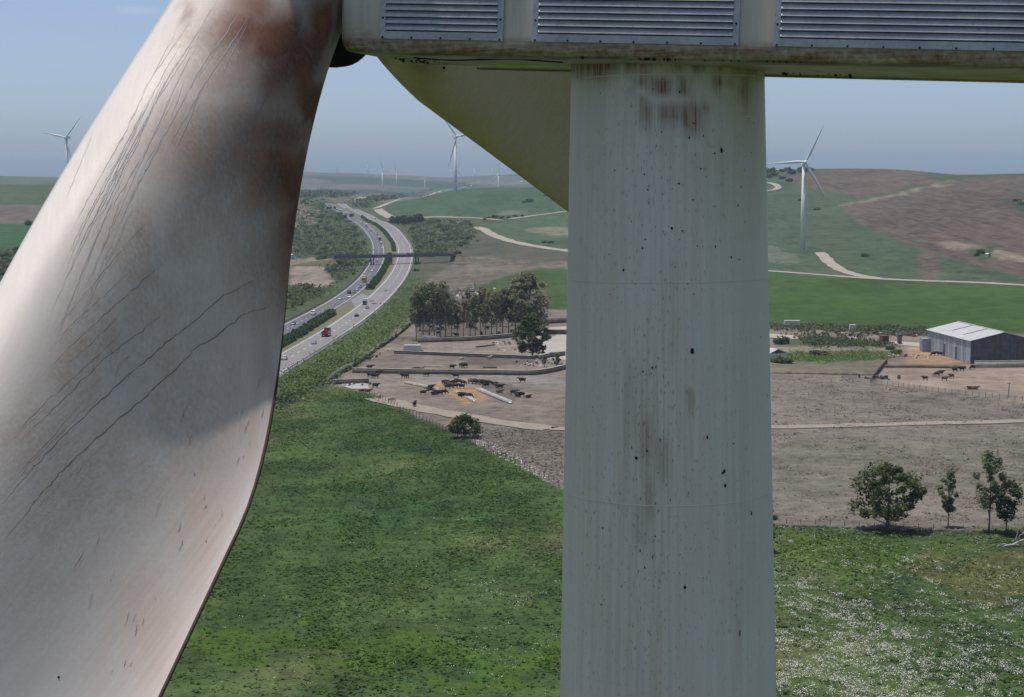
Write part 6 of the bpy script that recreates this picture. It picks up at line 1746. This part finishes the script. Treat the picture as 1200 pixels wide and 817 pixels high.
fence([(905, 614), (960, 617), (1010, 619), (1060, 620.5), (1130, 622), (1210, 624)], 'old wire fence posts between the pasture and flowering meadow', 1.1, 2.6, (.5, .9), .01, .06)
fwall([(905, 615.5), (960, 618), (1010, 620), (1060, 621.5), (1130, 623), (1215, 625.5)], .42, .8, 'low dark stone bank at the meadow edge under the trees', 'stone_bank', M_wall, None, .16, 'bank', 160)
mb = MB(); g = ground(1182, 466); o = empty('pole', (g.x, g.y, g.z)); mb.tube([(0, 0, -.3), (.05, 0, 4.4)], [.14, .11], 8); mb.build('post', M_wood, o); 
mb = MB(); mb.box((-.5, -.05, 4.0), (.5, .05, 4.12)); mb.build('crossarm', M_wood, o); tag(o, 'dark wooden pole at the bleached fence', 'pole')

# small buildings, vehicles and junk of the farm
def hut(px, row, w_, l_, h, rz, lab, mw, mr, name='hut'):
    g = ground(px, row); o = empty(name, (g.x, g.y, elev1(g.x, g.y) - .1), rz)
    mb = MB(); mb.box((-w_ / 2, -l_ / 2, 0), (w_ / 2, l_ / 2, h)); mb.build('wall', mw, o)
    mb = MB(); v = []
    for y in (-l_ / 2 - .3, l_ / 2 + .3): v += [(-w_ / 2 - .3, y, h - .06), (0, y, h + w_ * .22), (w_ / 2 + .3, y, h - .06), (0, y, h + w_ * .22 - .15)]
    mb.add(v, [(0, 1, 5, 4), (1, 2, 6, 5), (0, 3, 2, 1)[::-1], (4, 5, 6, 7)[::-1], (0, 4, 7, 3), (3, 7, 6, 2)]); mb.build('roof', mr, o)
    mb = MB(); mb.box((-.5, -l_ / 2 - .05, 0), (.5, -l_ / 2 - .004, min(2.0, h * .85))); mb.build('door', M_gable, o)
    return tag(o, lab, 'hut')
hut(905, 423, 7, 6, 3.0, .5, 'small pale hut half hidden by the tower and bushes', M_whitew, M_sheet_l)
hut(553, 219.2, 9, 14, 4, .3, 'white house on the ridge beside the looping track', M_whitew, M_whitew)
hut(611, 214.2, 9, 12, 5, 1.3, 'white house on the hill crest by the angled blade', M_whitew, M_whitew)
hut(1158, 301, 2.6, 3, 2, .3, 'tiny white hut in the dip of the ploughed slope', M_whitew, M_whitew)
hut(343, 304, 5, 7, 3, .2, 'white shed at the edge of the bare soil field', M_whitew, M_whitew)
hut(541, 263.5, 9, 6, 2.5, .1, 'pale shelter at the end of the thicket', M_whitew, M_conc)
def trailer(px, row, w_, l_, h, rz, lab, mat, name='trailer', z0=.55, nw=2):
    g = ground(px, row); o = empty(name, (g.x, g.y, elev1(g.x, g.y)), rz)
    mb = MB(); mb.box((-w_ / 2, -l_ / 2, z0 + .15), (w_ / 2, l_ / 2, z0 + h)); mb.build('box_body', mat, o)
    mb = MB(); mb.box((-w_ / 2 + .1, -l_ / 2 - 1.0, z0), (w_ / 2 - .1, l_ / 2, z0 + .146)); mb.build('chassis', M_tyre, o)
    if z0 > .3: wheels(o, (-l_ * .2, l_ * .2), w_ / 2 - .05, .38)
    return tag(o, lab, 'trailer')
trailer(483, 412.5, 2.4, 6.0, 2.0, 1.5, 'white trailer parked by the middle paddock wall', M_whitew)
trailer(928, 383, 2.5, 6.5, 2.2, 1.5, 'dark trailer with pale roof behind the vegetable plots', M_whitew)
trailer(503, 400.5, 2.2, 5.5, 1.6, 1.4, 'pale cart standing at the grove wall', M_par)
trailer(1036, 402, 2.4, 4.5, 2.8, .1, 'rusty brown container on the farm road', M_rustj, 'container', .1)
trailer(1054, 403, 1.2, 3.0, 3.6, 0, 'dark upright tank by the barn corner', M_gable, 'tank', .1)
trailer(999, 388, 2.4, 2.6, 2.6, 0, 'small white box beside the scrap heap', M_whitew, 'container', .1)
trailer(655, 392, 3.0, 9, 1.6, 1.57, 'dark flat trailer on the concrete yard', M_wood, 'trailer', .3)
def crate_heap(px, row, n, spread, lab, seed, mats, smax=1.6, cat='scrap heap', name='scrap_heap'):
    g = ground(px, row); rnd = random.Random(seed); o = empty(name, (g.x, g.y, elev1(g.x, g.y)))
    mbs = [MB() for _ in mats]
    for i in range(n):
        x, y = rnd.gauss(0, spread[0]), rnd.gauss(0, spread[1]); s = [rnd.uniform(.3, smax) for _ in range(3)]
        M = Matrix.Translation((x, y, s[2] * .3)) @ Matrix.Rotation(rnd.random() * 3, 4, 'Z') @ Matrix.Rotation(rnd.uniform(-.4, .4), 4, 'X')
        mbs[rnd.randrange(len(mats))].box((-s[0] / 2, -s[1] / 2, -s[2] / 2), (s[0] / 2, s[1] / 2, s[2] / 2), M=M, taper=rnd.uniform(0, .4))
    for mb_, m_ in zip(mbs, mats):
        if mb_.v: tag(mb_.build('debris', m_, o), kind='stuff')
    return tag(o, lab, cat)
crate_heap(1030, 393, 90, (14, 4), 'rusty scrap and timber heap behind the farm road', 1, [M_rustj, M_wood, M_cap, M_wall], 2.0)
crate_heap(1066, 393, 45, (8, 4), 'mixed rubble heap next to the barn', 2, [M_rustj, M_wood, M_wall], 1.8)
crate_heap(960, 393, 40, (9, 3), 'low heap of straw and boards above the garden', 3, [M_wood, M_cap, M_rustj], 1.4)
crate_heap(1058, 418, 30, (5, 4), 'pale rubble pile at the end of the garden strip', 4, [M_cap, M_whitew, M_wall], 1.1)
crate_heap(640, 427, 45, (5, 5), 'white rubble and blocks below the concrete yard', 5, [M_whitew, M_cap, M_rustj], 1.0)
crate_heap(588, 403, 14, (3, 1.5), 'white machine parts on the upper paddock', 6, [M_whitew, M_whitew, M_wall], 1.6)
crate_heap(596, 411, 14, (3.5, 1.0), 'white stones beside the upper paddock wall', 7, [M_whitew, M_cap], 1.0)
crate_heap(1097, 409, 22, (3, 5), 'white feed sacks against the barn wall', 8, [M_whitew, M_cap, M_wood], 1.2)
crate_heap(1027, 444, 16, (2, 2), 'dark machinery at the paddock fence corner', 9, [M_gable, M_wood, M_cap], 1.6)
crate_heap(415, 452.5, 14, (3, 2), 'black and white tubs on the pale trodden patch', 10, [M_whitew, M_gable], .9)

def trough(pa, pb, lab, w_=.9, h=.7, mat=M_whitew):
    a, b = ground(*pa), ground(*pb); d_ = b - a; L = math.hypot(d_.x, d_.y)
    o = empty('feed_trough', (a.x, a.y, elev1(a.x, a.y)), math.atan2(d_.y, d_.x)); tag(o, lab, 'trough')
    mb = MB(); mb.box((0, -w_ / 2, .15), (L, w_ / 2, .25)); mb.build('trough_floor', mat, o)
    for s_ in (-1, 1):
        mb = MB(); mb.box((0, s_ * w_ / 2 - .07, .254), (L, s_ * w_ / 2 + .07, h)); mb.build('trough_side', mat, o)
    for x in np.arange(.3, L, max(2.0, L / 8)):
        mb = MB(); mb.box((x, -w_ * .45, -.15), (x + .25, w_ * .45, .146)); mb.build('foot', M_par, o)
trough((560, 457.5), (598, 473), 'longest white feeding trough slanting across the paddock', 1.0, .8)
trough((474, 449), (486, 451.5), 'short white trough nearest the paddock wall')
trough((488, 452), (513, 457.5), 'white trough between the short trough and lying cattle', .8)
trough((533, 460.5), (541, 463), 'broken white trough on the orange straw', .8)
trough((547, 466.5), (556, 471.5), 'white trough stub on the straw edge', .8)
trough((497, 430), (518, 430.5), 'thin pale trough in the middle pen', .5, .5)
trough((566, 431.5), (582, 431.8), 'dark trough in the middle pen', .6, .5, M_wood)
trough((558, 407.5), (580, 405), 'dark beam lying on the upper paddock', .6, .5, M_wood)

# dead fallen branch at the meadow edge
g = ground(1185, 641); o = empty('fallen_branch', (g.x, g.y, g.z)); tag(o, 'bleached fallen branch lying in the meadow', 'branch')
M_dead = simple('bleached_deadwood', (.42, .38, .34), .9, 0, .25, 2)
mb = MB(); mb.tube([(-1.6, -.6, .15), (-.8, -.2, .3), (.2, 0, .35), (1.4, .5, .8), (2.6, .8, 1.2)], [.10, .16, .2, .18, .12], 8); mb.build('limb', M_dead, o, True)
for pts in ([(-.6, -.15, .3), (-1.0, .4, .5), (-1.8, .6, .4)], [(1.2, .45, .75), (1.0, .5, 1.6), (1.15, .4, 2.6)], [(.3, 0, .35), (.6, -.6, .6), (1.3, -1.0, .4)], [(1.15, .45, 1.3), (1.6, .2, 2.0), (2.1, .2, 2.3)]):
    mb = MB(); mb.tube(pts, [.10, .07, .03], 6); mb.build('twig', M_dead, o, True)

# ------------------------------------------------------------------ cattle
def fuse(mb, voxel, name, mats):
    """one continuous skin from overlapping volumes"""
    me = mb.mesh(name, mats)
    ob = bpy.data.objects.new(name, me); col.objects.link(ob)
    md = ob.modifiers.new('r', 'REMESH'); md.mode = 'VOXEL'; md.voxel_size = voxel; md.use_smooth_shade = True
    dg = bpy.context.evaluated_depsgraph_get()
    out = bpy.data.meshes.new_from_object(ob.evaluated_get(dg))
    bpy.data.objects.remove(ob)
    out.materials.clear()
    for m_ in (mats if isinstance(mats, (list, tuple)) else [mats]): out.materials.append(m_)
    out.name = name
    return out
def cow_body(pose):
    mb = MB()
    z = 1.0 if pose != 'lie' else .52
    mb.ball((-.62, 0, z + .06), (.42, .34, .42)); mb.ball((0, 0, z - .02), (.72, .38, .44)); mb.ball((.55, 0, z + .05), (.44, .35, .47))
    mb.tube([(-.9, 0, z + .2), (-.3, 0, z + .30), (.4, 0, z + .38), (.8, 0, z + .34)], [.2, .22, .22, .2], 10)
    if pose == 'graze': nk, hd, mz = (1.05, 0, z - .02), (1.38, 0, z - .45), (1.52, 0, z - .75)
    elif pose == 'lie': nk, hd, mz = (1.0, .1, z + .35), (1.3, .2, z + .5), (1.6, .25, z + .36)
    else: nk, hd, mz = (1.0, 0, z + .35), (1.32, 0, z + .48), (1.66, 0, z + .30)
    mb.tube([(.6, 0, z + .15), nk, hd], [.34, .26, .17], 10)
    mb.tube([hd, mz], [.18, .11], 10); mb.ball(mz, .115)
    for s_ in (-1, 1): mb.ball((hd[0] - .02, hd[1] + s_ * .22, hd[2] + .07), (.06, .12, .05))
    if pose == 'lie':
        for s_ in (-1, 1):
            mb.tube([(.5, s_ * .3, .4), (.95, s_ * .36, .14), (.55, s_ * .40, .09)], [.16, .09, .06], 8)
            mb.tube([(-.6, s_ * .32, .4), (-.15, s_ * .46, .2), (-.5, s_ * .5, .09)], [.22, .12, .06], 8)
    else:
        st = {'stand': (0, .05, -.05, .08), 'graze': (.18, -.08, .05, -.1), 'walk': (.22, -.2, -.2, .22)}[pose]
        for i, (s_, x) in enumerate(((-1, .52), (1, .52), (-1, -.72), (1, -.72))):
            o_ = st[i]
            if x > 0: mb.tube([(x, s_ * .22, z - .1), (x + o_ * .5, s_ * .22, .55), (x + o_ * .8, s_ * .21, .28), (x + o_, s_ * .21, .0)], [.17, .10, .065, .075], 8)
            else: mb.tube([(x + .02, s_ * .22, z), (x + .14 + o_ * .4, s_ * .23, .70), (x - .10 + o_ * .7, s_ * .22, .42), (x - .04 + o_, s_ * .21, .0)], [.24, .15, .075, .075], 8)
    mb.tube([(-1.0, 0, z + .32), (-1.12, 0, z + .1), (-1.1, .03, max(.12, z - .55))], [.05, .035, .045], 6)
    return mb
M_cowk = simple('black_hide', (.013, .012, .012), .7, 0, .3, 2)
M_cowb = simple('brown_hide', (.11, .055, .028), .75, 0, .3, 2)
M_cowg = simple('grey_hide', (.32, .29, .25), .8, 0, .3, 2)
M_horn = simple('horn', (.5, .46, .38), .5)
cowm = {}
for pose in ('stand', 'graze', 'walk', 'lie'):
    b = cow_body(pose)
    cowm[pose] = {k: fuse(b, .055, 'cow_body', m_) for k, m_ in (('black', M_cowk), ('brown', M_cowb), ('grey', M_cowg))}
def horn_mesh(pose):
    z = 1.0 if pose != 'lie' else .52
    hd = {'graze': (1.38, 0, z - .45), 'lie': (1.3, .2, z + .5)}.get(pose, (1.32, 0, z + .48))
    out = []
    for s_ in (-1, 1):
        mb = MB(); mb.tube([(hd[0] - .04, hd[1] + s_ * .1, hd[2] + .12), (hd[0] + .02, hd[1] + s_ * .34, hd[2] + .2), (hd[0] + .18, hd[1] + s_ * .42, hd[2] + .34)], [.045, .032, .01], 6)
        out.append(mb.mesh('horn', M_horn, True))
    return out
hornm = {p_: horn_mesh(p_) for p_ in cowm}
def cow(px, row, pose, colr, rz, lab, grp, sc=1.0):
    g = ground(px, row)
    o = empty('cow', (g.x, g.y, elev1(g.x, g.y) - .01), rz); o.scale = (sc,) * 3
    link('body', cowm[pose][colr], o)
    for h_ in hornm[pose]: link('horn', h_, o)
    tag(o, lab, 'cow', grp)
rnd = random.Random(6)
L1 = {'stand': 'black cow standing by the troughs in the straw paddock', 'graze': 'black cow feeding with lowered head in the straw paddock', 'walk': 'black cow walking in the straw paddock', 'lie': 'black cow lying on the straw'}
G1 = 'cattle in the straw paddock'
for (x, y, p_) in [(509, 463, 'lie'), (504, 460, 'stand'), (513, 461.5, 'lie'), (516, 463, 'stand'), (520, 462, 'graze'), (496, 463, 'stand'), (505, 456.5, 'walk'), (523, 452, 'stand'), (528, 454, 'stand'), (531, 451, 'graze'), (525, 456, 'graze'), (521, 450.5, 'stand'), (534, 455, 'stand'), (541, 455.5, 'walk'), (538, 450, 'stand'),
                 (543, 451, 'graze'), (540, 464.5, 'lie'), (543, 466, 'stand'), (549, 466.5, 'graze'), (552, 450, 'stand'), (556, 449.5, 'stand'), (559, 450.5, 'graze'), (563, 450, 'stand'), (566, 451.5, 'walk'), (573, 451, 'stand'), (570, 454, 'graze'), (580, 453, 'stand'), (583, 455, 'walk'), (586, 456, 'stand'), (585, 460.5, 'lie'),
                 (602, 463, 'stand'), (607, 465, 'lie'), (611, 465.5, 'stand'), (619, 466.5, 'lie')]:
    cow(x, y, p_, 'black' if rnd.random() < .9 else 'brown', rnd.uniform(-.7, .7) + (math.pi if rnd.random() < .5 else 0), L1[p_], G1, rnd.uniform(.9, 1.05))
for (x, y, p_) in [(434, 442.5, 'stand'), (440, 443.5, 'walk'), (443, 439.8, 'stand'), (473, 443, 'stand'), (476, 443.3, 'graze'), (500, 441.5, 'walk'), (534, 443, 'stand'), (612, 448.5, 'stand'), (440, 455, 'stand')]:
    cow(x, y, p_, 'black', rnd.uniform(-.6, .6) + (math.pi if rnd.random() < .5 else 0), 'black cow in the open strip below the long paddock wall', 'cattle below the long wall', 1.05)
for (x, y, p_) in [(433, 433, 'stand'), (486, 434, 'lie'), (492, 434.3, 'lie'), (530, 432.5, 'stand'), (541, 430.5, 'walk'), (545, 431, 'graze'), (432, 423, 'stand')]:
    cow(x, y, p_, 'black', rnd.uniform(-.6, .6) + (math.pi if rnd.random() < .5 else 0), 'black cow in the middle pen above the long paddock wall', 'cattle in the middle pen')
for (x, y) in [(574, 420.5), (540, 422)]:
    cow(x, y, 'lie', 'grey', rnd.random() * 6, 'pale grey cow lying in the dark earth pen', 'cattle in the middle pen')
cow(424, 461, 'stand', 'brown', .3, 'brown calf standing at the meadow edge by the pen', 'cattle on the meadow edge', .9)
cow(431, 461.5, 'stand', 'brown', .1, 'brown calf beside the border fence start', 'cattle on the meadow edge', .95)
cow(444, 467.5, 'graze', 'grey', 1.2, 'pale cow grazing on the meadow near the brown calves', 'cattle on the meadow edge', .9)
cow(458, 471, 'graze', 'grey', .4, 'pale cow grazing beside the border fence', 'cattle on the meadow edge', .9)
cow(486, 477, 'stand', 'black', 1.4, 'black cow standing right at the border fence', 'cattle on the meadow edge', 1.1)
for (x, y, p_) in [(1084, 446, 'stand'), (1098, 441, 'graze'), (1102, 439.5, 'stand'), (1107, 446.5, 'stand'), (1115, 443.5, 'walk'), (1119, 436, 'stand'), (1127, 435, 'stand'), (1140, 433, 'graze'), (1137, 456.5, 'lie'), (1142, 456.5, 'lie'), (1094, 417, 'stand'), (1101, 417, 'stand')]:
    cow(x, y, p_, 'black' if y < 440 else 'brown', rnd.uniform(-.5, .5) + (math.pi if rnd.random() < .5 else 0), 'dark cow in the right paddock before the barn' if y > 420 else 'dark cow standing against the barn side', 'cattle near the barn')
for i in range(14):
    cow(rnd.uniform(500, 600), rnd.uniform(385, 395), rnd.choice(['stand', 'graze']), 'black', rnd.random() * 6.3, 'black cow in the shade of the eucalyptus grove', 'cattle under the grove')
# rock outcrop behind the grove
crate_heap(551, 349, 70, (6, 25), 'reddish rock outcrop rising behind the grove', 21, [simple('pink_rock', (.26, .18, .14), .95, 0, .3, .6), M_cap], 4.5, 'rocks', 'rock_outcrop')

# ------------------------------------------------------------------ haze
mb = MB()
zlow = float(GZ.min()) - 1.0
mb.box((-15500, -15500, zlow), (15500, 15500, 240.0))
hz = bpy.data.materials.new('haze_air'); hz.use_nodes = True
ht = hz.node_tree; ht.nodes.clear()
ho = ht.nodes.new('ShaderNodeOutputMaterial'); hv = ht.nodes.new('ShaderNodeVolumePrincipled')
hv.inputs['Color'].default_value = (.60, .81, 1.0, 1)
hv.inputs['Density'].default_value = HAZE_DENSITY
hv.inputs['Anisotropy'].default_value = 0.25
ht.links.new(hv.outputs[0], ho.inputs['Volume'])
tag(mb.build('haze', hz), 'thin bluish haze over the whole valley', 'haze', kind='stuff')
